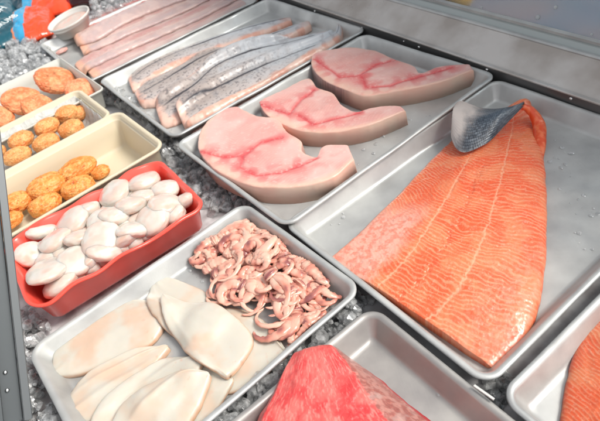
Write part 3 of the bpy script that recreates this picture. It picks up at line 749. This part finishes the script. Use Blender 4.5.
# film liner in the second container
def liner():
    c, yaw, Ln, W = R2
    ca, sa = math.cos(yaw), math.sin(yaw); V = []; F = []
    nx, ny = 90, 40
    for i in range(nx):
        for j in range(ny):
            x = -Ln/2+.016+(Ln-.032)*i/(nx-1); y = (-W/2+.012)+(W-.024)*j/(ny-1)
            e = max(abs(2*j/(ny-1)-1)**6, abs(2*i/(nx-1)-1)**14)
            yy = y*(1-.06*(1-e)); z = Z2-.047+e*.040
            z += .006*(float(fbm(x*40, y*40, 3))-.5)+.004*(float(vn(x*120, y*120, 5))-.5)
            V.append((c[0]+x*ca-yy*sa, c[1]+x*sa+yy*ca, z))
    for i in range(nx-1):
        for j in range(ny-1): F.append((i*ny+j, (i+1)*ny+j, (i+1)*ny+j+1, i*ny+j+1))
    o = mesh('film_liner', V, F, M['liner'])
    md = o.modifiers.new('thickness', 'SOLIDIFY'); md.thickness = .0003
    tag(o, 'crumpled clear film lining the narrow cream container', 'film liner')
liner()

# ------------------------------------------------------------------ fish cakes and patties
def cakecol(red, lo=(246, 176, 104), hi=(236, 146, 72)):
    def f(x, y, z, s):
        a = n3(x*3+s, y*3, z*3, s); b = n3(x*12+s, y*12, z*12, s+4); c_ = n3(x*8+s*3, y*8, z*8+4, s+7)
        c = mixc(lin(lo), lin(hi), ss(.35, .65, a))
        c = mixc(c, lin((255, 222, 176)), ss(.54, .72, b)*.40); c = mixc(c, lin((222, 122, 58)), ss(.44, .28, b)*.40)
        c = mixc(c, lin((214, 70, 36)), ss(.68, .74, c_)*red)
        c = mixc(c, lin((70, 74, 40)), ss(.76, .79, n3(x*7, y*7+s, z*7, s+11))*.7)
        return c
    return f
def cake(px, py, w, h, z, seed, label, red=.6, lo=(246, 182, 112), hi=(238, 152, 80), group='orange fish cakes', flat=.8, name='fish_cake', yaw=.45):
    c = at(px, py, z); s = ppm(px, py, z)
    rx = w/2/s; ry = min(rx*.8, h/2/s/.82) if name == 'fish_cake' else rx*.86; rz = ry*flat
    o = blob(name, c, (rx, ry, rz), seed, cakecol(red, lo, hi), M['cake'], .10, 2.0, 80, 54, yaw=yaw, pw=.85 if name == 'fish_cake' else .7, fine=.06, tilt=(0, 0) if name == 'fish_cake' else (-.15, .45))
    return tag(o, label, 'fish cake', group)
P_LO, P_HI = (248, 172, 122), (240, 140, 92)
gp = 'large fish patties in the cloudy container'
cake(56, 80, 38, 34, Z3-.012, 1, 'round orange patty flecked with herbs, farthest back in the cloudy container', .4, P_LO, P_HI, gp, .42, 'fish_patty', .9)
cake(23, 101, 38, 36, Z3-.012, 2, 'round orange patty second from the far end of the cloudy container', .4, P_LO, P_HI, gp, .42, 'fish_patty', .9)
cake(82, 91, 30, 20, Z3-.016, 3, 'pale orange patty tipped against the container wall beside the cream container', .2, (250, 176, 132), (240, 140, 100), gp, .5, 'fish_patty')
cake(-2, 118, 28, 30, Z3-.014, 4, 'patty at the left edge of the picture in the cloudy container', .4, P_LO, P_HI, gp, .5, 'fish_patty')
cake(38, 107, 30, 16, Z3-.022, 5, 'patty half hidden behind the rim of the cream container', .4, P_LO, P_HI, gp, .5, 'fish_patty')
gb = 'small fish cakes in the film lined container'
for (x, y, w, h, dz, lb) in ((67, 114, 24, 22, -.018, 'small fish cake at the far end of the film lined container'),
        (80, 113, 20, 20, -.028, 'small darker fish cake tucked into the far corner of the film lined container'),
        (47, 127, 25, 24, -.014, 'small round fish cake in the middle of the back row on the film'),
        (71, 129, 25, 19, -.026, 'small fish cake at the near wall, farthest back of its row on the film'),
        (46, 143, 26, 18, -.026, 'small fish cake by the near wall, mid row in the film lined container'),
        (21, 140, 25, 26, -.014, 'small tall fish cake near the left end of the film lined container'),
        (17, 156, 28, 16, -.026, 'small fish cake at the near wall toward the left end on the film'),
        (-3, 152, 18, 24, -.020, 'small fish cake cut off by the left edge of the picture on the film')):
    cake(x, y, w, h, Z2+dz, int(x*7+y), lb, .5, (248, 190, 124), (240, 160, 92), gb)
gc = 'small fish cakes in the deep cream container'
for (x, y, w, h, dz, lb) in ((100, 172, 20, 18, -.050, 'darker fish cake farthest back on the bare floor of the deep container'),
        (77, 170, 40, 22, -.036, 'oblong fish cake lying on top at the far end of the deep cream container'),
        (78, 188, 34, 22, -.046, 'pale fish cake against the wall by the red tub in the deep container'),
        (47, 187, 40, 25, -.036, 'large oblong fish cake with red flecks in the middle of the deep container'),
        (45, 205, 34, 20, -.044, 'flat fish cake against the red tub side, middle of the deep container'),
        (16, 203, 32, 25, -.036, 'fish cake with a bright red fleck near the grey post'),
        (9, 221, 28, 16, -.040, 'fish cake half hidden by the rim next to the post')):
    cake(x, y, w, h, Z1+dz, int(x*5+y), lb, .9, (248, 184, 106), (238, 148, 66), gc, .72)

# ------------------------------------------------------------------ scallops
def scol(x, y, z, s):
    a = n3(x*1.6+s, y*1.6, z*1.6, s)
    c = mixc(lin((232, 225, 216)), lin((230, 209, 197)), ss(.35, .65, a))
    c = mixc(c, lin((232, 192, 172)), ss(.60, .80, n3(x*1.2, y*1.2+s, z*1.2, s+3))*.7)
    return c
SC = [(318, 116, 46, 22, 0, 'at the far end of the heap, touching the red rim'), (366, 134, 34, 22, -.002, 'second from the far right corner, glossy and round'),
      (408, 158, 24, 24, -.006, 'pinkish, in the far right corner of the tub'), (255, 140, 42, 30, .002, 'upright at the middle of the far wall'),
      (292, 165, 42, 26, .004, 'on top, just behind the middle of the heap'), (366, 168, 46, 25, .003, 'broad and pale, right of the middle'),
      (338, 200, 46, 24, .002, 'large, against the near wall at the right'), (192, 180, 36, 20, -.003, 'small, along the far wall left of the middle'),
      (160, 205, 52, 24, 0, 'long, along the far wall toward the left end'), (225, 203, 36, 20, .004, 'with orange stain, near the middle of the heap'),
      (255, 190, 30, 20, .006, 'small, topmost in the middle of the heap'), (225, 243, 56, 28, .006, 'broad and translucent, in the centre of the heap'),
      (298, 222, 36, 24, .0, 'pressed between its larger neighbours right of the centre'), (125, 245, 46, 26, 0, 'left of the centre, behind the largest one'),
      (68, 276, 30, 28, -.004, 'in the left end of the tub, against the post side'), (110, 310, 66, 48, .004, 'largest of all, at the near left end'),
      (165, 292, 44, 34, .002, 'with pointed top, beside the largest one'), (232, 270, 34, 20, .0, 'small, near the near wall left of the centre'),
      (280, 240, 30, 16, .0, 'flat, along the near wall below the centre'), (198, 292, 28, 16, -.004, 'low, along the near wall beside the pointed one'),
      (136, 338, 48, 20, -.006, 'thin, slipping down at the near left corner'), (95, 225, 30, 16, -.006, 'sunken at the far wall near the left end'),
      (384, 190, 26, 16, -.004, 'low, in the near right corner'), (180, 240, 30, 18, .002, 'small and cloudy, left of the broad central one'),
      (320, 150, 30, 18, .0, 'tucked behind the broad pale one at the right')]
for k, (x, y, rx, ry, dz, lb) in enumerate(SC):
    px, py = x/2.217, 130+y/2.217; z = ZR-.009+dz; s = ppm(px, py, z)
    c = at(px, py, z); a = rx/2.217/s; b = min(a*1.0, ry/2.217/s/.70)
    a *= 1.08; b = max(b*1.1, a*.80); a = min(a, .021+.3*max(0, a-.021))
    o = blob('scallop', c, (a*1.05, b*1.05, min(.013, b*.72)), 60+k, scol, M['scallop'], .13, 1.3, 60, 40, yaw=.45+random.uniform(-.6, .6), pw=.88,
             tilt=(random.uniform(-.3, .3), random.uniform(-.5, .1)))
    tag(o, 'raw white scallop '+lb, 'scallop', 'raw scallops heaped in the red tub')
# a lower layer closing the gaps of the heap
c_, yw, Ln, W = RR
low = 0
for i in range(9):
    for j in range(4):
        x = (-.5+(i+.5)/9)*(Ln-.062); y = (-.5+(j+.5)/4)*(W-.062)
        cx = c_[0]+x*math.cos(yw)-y*math.sin(yw); cy = c_[1]+x*math.sin(yw)+y*math.cos(yw)
        o = blob('scallop', (cx, cy, ZR-.018), (.019, .016, .012), 200+low, scol, M['scallop'], .14, 1.3, 26, 18, yaw=random.uniform(0, 3), pw=.85)
        tag(o, 'raw scallop showing only as a sliver between those on top', 'scallop', 'raw scallops heaped in the red tub'); low += 1

# ------------------------------------------------------------------ small round tub
def ring_mesh(name, c, prof_, material, parent, ax=(0, 0), nseg=64):
    V = []; F = []
    for k, (r, z) in enumerate(prof_):
        for i in range(nseg):
            t = 2*math.pi*i/nseg; x = r*math.cos(t); y = r*math.sin(t)
            V.append((c[0]+x, c[1]+y, c[2]+z+ax[0]*x+ax[1]*y))
        if k:
            for i in range(nseg):
                a, b = (k-1)*nseg+i, (k-1)*nseg+(i+1) % nseg; F.append((a, b, b+nseg, a+nseg))
    F.append(tuple(range(nseg))[::-1]); F.append(tuple(range((len(prof_)-1)*nseg, len(prof_)*nseg)))
    return mesh(name, V, F, material, parent)
zt = .028
ct = at(68.5, 18.5, zt); rt = 22.5/ppm(68.5, 18.5, zt)
t = empty('round_tub', (ct[0], ct[1], ct[2]-.05)); tag(t, 'small round milky plastic tub between the printed bags and the pale fillets', 'tub')
tl = (.14, .05)
ring_mesh('cup', ct, [(rt*.72, -.034), (rt*.78, -.031), (rt*.90, -.004), (rt*.97, -.004), (rt, -.002), (rt, .0015), (rt*.97, .0025), (rt*.93, .001), (rt*.91, -.004), (rt*.86, -.012)], M['tubwhite'], t, tl)
ring_mesh('contents', ct, [(rt*.86, -.014), (rt*.84, -.009), (rt*.5, -.008)], mat('pale_fish_in_tub', (.62, .50, .44), .3, sss=.2, bump=[(60, .6, .006, ONE)], cvar=(45, (.74, .42, .34), .5, .7)), t, tl)

# ------------------------------------------------------------------ printed bags
def bag(Lp, Rp, z, th, bands, seed, label, tilt=0):
    def col(U, V, X, Y, P):
        w = U+(fbm(U*3, V*3, seed)-.5)*.05
        c = np.zeros(U.shape+(3,))+lin(bands[0][1])
        for (u_, cc) in bands[1:]: c = np.where((w > u_)[..., None], lin(cc), c)
        return c
    def hfn(U, V, X, Y, P, H): return H*(1+.45*(fbm(X*32, Y*32, seed+3, 3)-.5))+P*.006*(fbm(X*90, Y*60, seed+4, 2)-.5)
    o = loft('printed_bag', Lp, Rp, z, th, nu=110, nv=70, n=2.2, m=3, col=col, hfn=hfn, mat=M['bag'], wob=.003, seed=seed)
    return tag(o, label, 'bag', 'printed plastic food bags')
TEAL, CYAN, ORG, TAN = (18, 92, 108), (66, 170, 214), (240, 88, 44), (244, 150, 100)
bag([(10, -30), (40, -36), (90, -40)], [(12, 16), (38, 19), (70, 12)], -.02, .05, [(0, (10, 66, 82)), (.34, CYAN), (.52, ORG)], 2, 'teal, blue and bright orange printed bag behind the others')
bag([(12, 17), (30, 14), (56, 8)], [(8, 45), (30, 44), (54, 34)], -.025, .040, [(0, TAN), (.26, CYAN), (.50, ORG)], 3, 'printed bag with a blue band between two orange fields, lying against the ice')
bg = bag([(-70, -10), (-20, -22), (8, -12), (18, 8)], [(-60, 68), (-20, 58), (6, 48), (25, 36)], -.02, .046, [(0, TEAL), (.96, (20, 80, 96))], 5, 'dark teal printed bag with white lettering at the left edge')
def lettering(txt, px, py, z, size, ang, parent):
    cu = bpy.data.curves.new('tmp', 'FONT'); cu.body = txt; cu.size = size; cu.extrude = .0004; cu.align_x = 'CENTER'
    o = bpy.data.objects.new('tmp', cu); COL.objects.link(o); bpy.context.view_layer.update()
    me = bpy.data.meshes.new_from_object(o.evaluated_get(bpy.context.evaluated_depsgraph_get())); bpy.data.objects.remove(o)
    p = at(px, py, z); me.transform(Matrix.Translation(p) @ Matrix.Rotation(ang, 4, 'Z') @ Matrix.Rotation(.25, 4, 'X'))
    me.materials.clear()
    link('lettering', me, M['print'], parent, False)
lettering('CRUMB', 8, 22, .028, .026, 1.05, bg)
lettering('FISH', 0, 12, .030, .034, 1.05, bg)
bag([(56, -14), (80, -12), (110, -20)], [(56, 10), (80, 6), (112, -2)], -.02, .040, [(0, (150, 24, 24)), (.3, (60, 18, 22)), (.62, (24, 22, 28))], 8, 'dark red and black bag behind the small round tub')

# ------------------------------------------------------------------ steel rail, glass and what is beyond
O = at(315, 7, .012); Q = at(600, 104, .012); ex = Q-O; ex[2] = 0; ex /= np.linalg.norm(ex); en = np.array([-ex[1], ex[0], 0])
if en[1] < 0: en = -en
def strip(name, prof_, s0, s1, material, parent, nseg=1):
    V = []; F = []; n = len(prof_)
    for s in np.linspace(s0, s1, nseg+1):
        for (a, z) in prof_: V.append((O[0]+ex[0]*s+en[0]*a, O[1]+ex[1]*s+en[1]*a, z))
    for k in range(nseg):
        for i in range(n): F.append((k*n+i, k*n+(i+1) % n, (k+1)*n+(i+1) % n, (k+1)*n+i))
    F.append(tuple(range(n))[::-1]); F.append(tuple(range(nseg*n, (nseg+1)*n)))
    o = mesh(name, V, F, material, parent, smooth=False)
    bm = bmesh.new(); bm.from_mesh(o.data); bmesh.ops.recalc_face_normals(bm, faces=bm.faces); bm.to_mesh(o.data); bm.free()
    return o
rail = empty('counter_rail', (O[0], O[1], -.04)); tag(rail, 'steel rail with round screws running behind the trays', 'rail')
strip('face_plate', [(.0, -.012), (0, .0095), (.004, .0095), (.004, -.012)], -1.2, 1.6, M['plate'], rail)
strip('back_wall', [(.001, -.056), (.001, -.0125), (.004, -.0125), (.004, -.056)], -1.2, 1.6, M['dark_metal'], rail)
strip('lip', [(-.0010, .0100), (-.0012, .0118), (.000, .0130), (.006, .0130), (.006, .0100)], -1.2, 1.6, M['steel'], rail)
strip('ledge', [(.0065, .004), (.0065, .0105), (.058, .040), (.058, .034)], -1.2, 1.6, M['steel'], rail)
strip('upper_lip', [(.0585, .034), (.0585, .0415), (.061, .0435), (.0655, .0435), (.0655, .034)], -1.2, 1.6, M['tray'], rail)
strip('glass_channel', [(.066, .030), (.066, .040), (.076, .048), (.080, .048), (.080, .030)], -1.2, 1.6,
      mat('green_grey_metal', (.42, .46, .45), .3, .3, bump=[(60, .08, .001, ONE)]), rail)
strip('top_trim', [(.0805, .044), (.0805, .053), (.086, .055), (.086, .044)], -1.2, 1.6, M['tray'], rail)
for (px, py) in ((315, 11), (362, 28), (404, 41), (419, 47), (487, 69.5), (571, 98.5)):
    # point on the face plate plane
    p0 = at(px, py, 0); d = p0-CAM; tt = ((O-CAM) @ en)/(d @ en); p = CAM+d*tt
    r_ = .0026 if px != 404 else .0016
    V = []; F = []; n = 16
    for (rr, a) in ((r_, -.0002), (r_, -.0008), (r_*.7, -.0018), (r_*.3, -.0022)):
        for i in range(n):
            t_ = 2*math.pi*i/n; V.append(p+ex*rr*math.cos(t_)+np.array([0, 0, 1])*rr*math.sin(t_)+en*a)
    for k in range(3):
        for i in range(n): F.append((k*n+i, k*n+(i+1) % n, (k+1)*n+(i+1) % n, (k+1)*n+i))
    F.append(tuple(range(3*n, 4*n)))
    mesh('screw', V, F, M['screw'], rail)
glass_m = mat('fogged_glass', (.52, .60, .66), .12, trans=.82, ior=1.35, rvar=(6, .08, .16))
gl = strip('glass_panel', [(.0865, .046), (.0925, .046), (.186, .60), (.180, .60)], -1.2, 1.6, glass_m, None)
tag(gl, 'blurred grey blue glass panel rising behind the steel rail', 'glass panel')
dropm = mat('water_drop', (.9, .95, .95), .05, trans=.6, ior=1.33)
for k, (px, py, r_) in enumerate(((538, 17, .0038), (524, 34, .0026), (482, 7, .002), (556, 7, .003), (592, 34, .002))):
    d = at(px, py, 0)-CAM
    # glass front face: a = .1005 + (z-.058)*k
    kk = (.180-.0865)/(.60-.046); nn = en*1.0-np.array([0, 0, kk]); pp = O+en*.0865; pp = np.array([pp[0], pp[1], .046])
    tt = ((pp-CAM) @ nn)/(d @ nn); p = CAM+d*tt
    dz_ = ['largest pale water drop on the glass, near the top right', 'pale water drop low on the glass above the bright trim', 'faint water drop on the glass near the yellow lemon', 'faint water drop at the top edge of the glass', 'faint small water drop at the right edge of the glass'][k]
    o = blob('water_drop', p-en*.0008, (r_, r_, r_), k, lambda x, y, z, s: np.ones(x.shape+(3,)), dropm, .08, 1.5, 20, 14)
    tag(o, dz_, 'water drop', 'water drops on the glass')
# beyond the glass
def plane(name, z, x0, x1, y0, y1, m, kind='structure'):
    o = mesh(name, [(x0, y0, z), (x1, y0, z), (x1, y1, z), (x0, y1, z)], [(0, 1, 2, 3)], m, None, smooth=False)
    tag(o, kind=kind); return o
floor_m = mat('dim_floor', (.15, .18, .22), .6, cvar=(2.2, (.24, .19, .19), .45, .6), bump=[(20, .3, .01, ONE)])
plane('ground', -.75, -12, 12, -8, 14, floor_m)
pn = strip('counter_pan', [(-1.3, -.046), (-1.3, -.042), (-.001, -.042), (-.001, -.046)], -1.2, 1.6, M['pan'], None); tag(pn, kind='structure')
def beyond(px, py, t):
    d = at(px, py, 0)-CAM; return CAM+d*t
tag(blob('lemon', beyond(457, -4, 1.10), (.040, .036, .034), 2, lambda x, y, z, s: np.zeros(x.shape+(3,))+lin((244, 186, 30)), mat('lemon_peel', attr=True, rough=.4), .04),
    'yellow fruit seen blurred at the top edge beyond the glass', 'fruit')

# ------------------------------------------------------------------ grey post at the left
def post():
    b = at(12, 424, .0); tdir = at(-12, 205, .0)-CAM
    tdir = tdir/np.linalg.norm(tdir); k = (.16-CH)/tdir[2]; tp = CAM+tdir*k
    ax = tp-b; Ln = np.linalg.norm(ax); ax /= Ln
    view = b-CAM; view /= np.linalg.norm(view)
    sd = np.cross(ax, view); sd /= np.linalg.norm(sd)
    if sd @ CR < 0: sd = -sd
    fr = np.cross(sd, ax); 
    if fr @ view > 0: fr = -fr           # towards the viewer
    root = empty('case_post', b); tag(root, 'grey metal channel post with two screws at the lower left', 'post')
    s = ppm(12, 424, 0)
    def bar(name, x0, x1, y0, y1, m, l0=0, l1=1.0, bev=.0008):
        V = []
        for l in (l0, l1*Ln*1.6):
            for (x, y) in ((x0+bev, y0), (x1-bev, y0), (x1, y0+bev), (x1, y1), (x0, y1), (x0, y0+bev)):
                V.append(b+ax*l+sd*x-fr*y)
        n = 6
        F = [(i, (i+1) % n, n+(i+1) % n, n+i) for i in range(n)]+[tuple(range(n))[::-1], tuple(range(n, 2*n))]
        o = mesh(name, V, F, m, root, smooth=False)
        bm = bmesh.new(); bm.from_mesh(o.data); bmesh.ops.recalc_face_normals(bm, faces=bm.faces); bm.to_mesh(o.data); bm.free()
    w = 19/s
    bar('web', -w*1.6, w*.55, .010, .013, M['post'])
    bar('flange', w*.56, w*.98, .0, .012, M['post_light'])
    bar('side_plate', -w*1.6, -w*.35, .0, .0095, M['post'])
    for dy in (34, 53):
        q = at(12-5+dy*-.1, 424-dy, 0.0); 
        c = b+ax*(dy/s*.95)+fr*-.0088-sd*w*.05
        V = []; F = []; n = 14
        for (rr, a) in ((.0022, 0), (.0022, .0008), (.0012, .0016)):
            for i in range(n):
                t_ = 2*math.pi*i/n; V.append(c+sd*rr*math.cos(t_)+ax*rr*math.sin(t_)+fr*a)
        for k in range(2):
            for i in range(n): F.append((k*n+i, k*n+(i+1) % n, (k+1)*n+(i+1) % n, (k+1)*n+i))
        F.append(tuple(range(2*n, 3*n))); mesh('screw', V, F, M['screw'], root)
post()
# pale bar modelled in place of a highlight on the tuna tray rim
def clip():  # builds the bar that stands in for the rim highlight
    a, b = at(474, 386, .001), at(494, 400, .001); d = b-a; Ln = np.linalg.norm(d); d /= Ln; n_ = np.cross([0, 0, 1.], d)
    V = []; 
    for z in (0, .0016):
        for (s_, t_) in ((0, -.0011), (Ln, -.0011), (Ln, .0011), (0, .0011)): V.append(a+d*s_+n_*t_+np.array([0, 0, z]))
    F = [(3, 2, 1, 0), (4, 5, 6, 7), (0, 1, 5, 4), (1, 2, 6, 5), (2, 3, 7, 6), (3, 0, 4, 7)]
    tag(mesh('rim_highlight', V, F, mat('highlight_white', (.62, .62, .60), .4), None, smooth=False), 'short pale bar put in for the highlight on the tuna tray rim', 'strip')
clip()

# ------------------------------------------------------------------ crushed ice
def ice():
    V = []; F = []; r = random.Random(9)
    def chunk(c, s):
        off = len(V); n = r.choice((5, 6, 7)); R_ = Matrix.Rotation(r.uniform(0, 6.3), 3, 'Z') @ Matrix.Rotation(r.uniform(-1.2, 1.2), 3, 'X') @ Matrix.Rotation(r.uniform(-1.2, 1.2), 3, 'Y')
        h = r.uniform(.35, .8); tp_ = r.uniform(.5, .9); ang = [2*math.pi*(i+r.uniform(-.25, .25))/n for i in range(n)]
        rad = [r.uniform(.75, 1.15) for _ in range(n)]
        for (zz, k) in ((-h, .7), (-h*.55, .98), (h*.45, .95*tp_+.1), (h, tp_*.75)):
            for i in range(n):
                p = R_ @ Vector((math.cos(ang[i])*rad[i]*k*s, math.sin(ang[i])*rad[i]*k*s, zz*s+r.uniform(-.08, .08)*s)); V.append((c[0]+p.x, c[1]+p.y, c[2]+p.z))
        for k in range(3):
            for i in range(n): F.append((off+k*n+i, off+k*n+(i+1) % n, off+(k+1)*n+(i+1) % n, off+(k+1)*n+i))
        F.append(tuple(off+i for i in range(n))[::-1]); F.append(tuple(off+3*n+i for i in range(n)))
    regs = [([(-20, 34), (38, 34), (58, 60), (0, 86), (-20, 92)], 620, (-.041, -.010), (.005, .011)),
            ([(36, 42), (40, 46), (60, 62), (56, 66)], 60, (-.041, -.024), (.004, .008)),
            ([(92, 76), (112, 82), (185, 146), (172, 165), (140, 115), (100, 96)], 240, (-.041, -.022), (.004, .008)),
            ([(160, 138), (182, 142), (262, 205), (215, 215), (185, 190)], 240, (-.041, -.036), (.004, .008)),
            ([(203, 430), (345, 300), (362, 308), (232, 440)], 240, (-.041, -.020), (.003, .007)),
            ([(88, -6), (150, -30), (150, -6), (96, 20)], 240, (-.041, -.004), (.005, .010)),
            ([(10, 320), (32, 300), (50, 325), (30, 352), (60, 430), (10, 440)], 200, (-.041, -.024), (.003, .007)),
            ([(345, 285), (372, 300), (360, 312), (345, 300)], 30, (-.041, -.034), (.003, .006)),
            ([(480, 372), (512, 372), (508, 410), (494, 408)], 40, (-.041, -.036), (.003, .006))]
    for (poly, cnt, (z0, z1), (s0, s1)) in regs:
        xs = [p[0] for p in poly]; ys = [p[1] for p in poly]; k = 0; tries = 0
        while k < cnt and tries < cnt*20:
            tries += 1
            x = r.uniform(min(xs), max(xs)); y = r.uniform(min(ys), max(ys)); ins = False; j = len(poly)-1
            for i in range(len(poly)):
                if (ys[i] > y) != (ys[j] > y) and x < (xs[j]-xs[i])*(y-ys[i])/(ys[j]-ys[i])+xs[i]: ins = not ins
                j = i
            if not ins: continue
            z = r.uniform(z0, z1); chunk(at(x, y, z), r.uniform(s0, s1)*r.choice((.7, 1.0, 1.4, 1.9))); k += 1
    o = mesh('crushed_ice', V, F, M['ice'], None, smooth=False)
    bm = bmesh.new(); bm.from_mesh(o.data); bmesh.ops.recalc_face_normals(bm, faces=bm.faces); bm.to_mesh(o.data); bm.free()
    tag(o, 'crushed clear ice filling the gaps between the trays and tubs', 'ice', kind='stuff')
ice()
def beads():
    V = []; F = []; r = random.Random(21)
    regs = [(( 300, 215), (330, 235), (420, 140), (395, 150), fl('D'), 26), ((545, 150), (590, 280), (600, 200), (560, 130), fl('D'), 30), ((270, 190), (300, 205), (440, 110), (420, 105), fl('C'), 20),
            ((370, 330), (440, 400), (470, 410), (390, 320), fl('F'), 20), ((175, 270), (215, 232), (240, 300), (200, 280), fl('E'), 30), ((125, 85), (145, 110), (160, 125), (130, 80), fl('B'), 20)]
    for a, b_, c, d, z, cnt in regs:
        for _ in range(cnt):
            u, v = r.random(), r.random()
            x = (a[0]*(1-u)+b_[0]*u)*(1-v)+(d[0]*(1-u)+c[0]*u)*v; y = (a[1]*(1-u)+b_[1]*u)*(1-v)+(d[1]*(1-u)+c[1]*u)*v
            p = at(x, y, z); R_ = r.choice((.0008, .0012, .0018, .003)); off = len(V); n = 12; e = r.uniform(.6, 1.4); an = r.uniform(0, 3)
            for k, (q, h) in enumerate(((1, 0), (.85, .28), (.5, .45))):
                for i in range(n):
                    t = 2*math.pi*i/n; X = q*R_*e*math.cos(t)*(1+.15*math.sin(2*t+an)); Y = q*R_*math.sin(t)
                    V.append((p[0]+X*math.cos(an)-Y*math.sin(an), p[1]+X*math.sin(an)+Y*math.cos(an), p[2]+.0004+h*min(R_, .0016)))
                if k:
                    for i in range(n): F.append((off+(k-1)*n+i, off+(k-1)*n+(i+1) % n, off+k*n+(i+1) % n, off+k*n+i))
            F.append(tuple(off+2*n+i for i in range(n)))
    tag(mesh('water_beads', V, F, M['ice']), 'tiny beads of water and melt scattered over the tray floors', 'water', kind='stuff')
M['bead'] = mat('clear_water', (.95, .97, .97), .03, trans=.95, ior=1.33)
beads()

# ------------------------------------------------------------------ light
w = bpy.data.worlds.new('World'); sc.world = w; w.use_nodes = True
nt = w.node_tree; sky = nt.nodes.new('ShaderNodeTexSky'); sky.sky_type = 'NISHITA'; sky.sun_disc = False
EL, AZ = math.radians(50), math.radians(106)      # azimuth measured from +Y towards +X
sky.sun_elevation = EL; sky.sun_rotation = AZ; sky.air_density = 1.0; sky.dust_density = 3.0; sky.ozone_density = 1.0
hs = nt.nodes.new('ShaderNodeHueSaturation'); hs.inputs['Saturation'].default_value = .15
nt.links.new(sky.outputs[0], hs.inputs['Color']); nt.links.new(hs.outputs[0], nt.nodes['Background'].inputs[0]); nt.nodes['Background'].inputs[1].default_value = .15
sl = bpy.data.lights.new('sun', 'SUN'); sl.energy = 2.0; sl.angle = math.radians(18); sl.color = (1, .94, .85)
so = bpy.data.objects.new('sun', sl); COL.objects.link(so)
sd = Vector((math.sin(AZ)*math.cos(EL), math.cos(AZ)*math.cos(EL), math.sin(EL)))
so.rotation_euler = sd.to_track_quat('Z', 'Y').to_euler()
sc.view_settings.view_transform = 'Standard'; sc.view_settings.look = 'None'; sc.view_settings.exposure = 0.52; sc.view_settings.gamma = 1
sc.render.engine = 'CYCLES'
sc.cycles.use_denoising = True
sc.cycles.max_bounces = 8; sc.cycles.diffuse_bounces = 3; sc.cycles.glossy_bounces = 4; sc.cycles.transmission_bounces = 8; sc.cycles.transparent_max_bounces = 24
sc.cycles.sample_clamp_indirect = 6; sc.cycles.caustics_refractive = False; sc.cycles.caustics_reflective = False
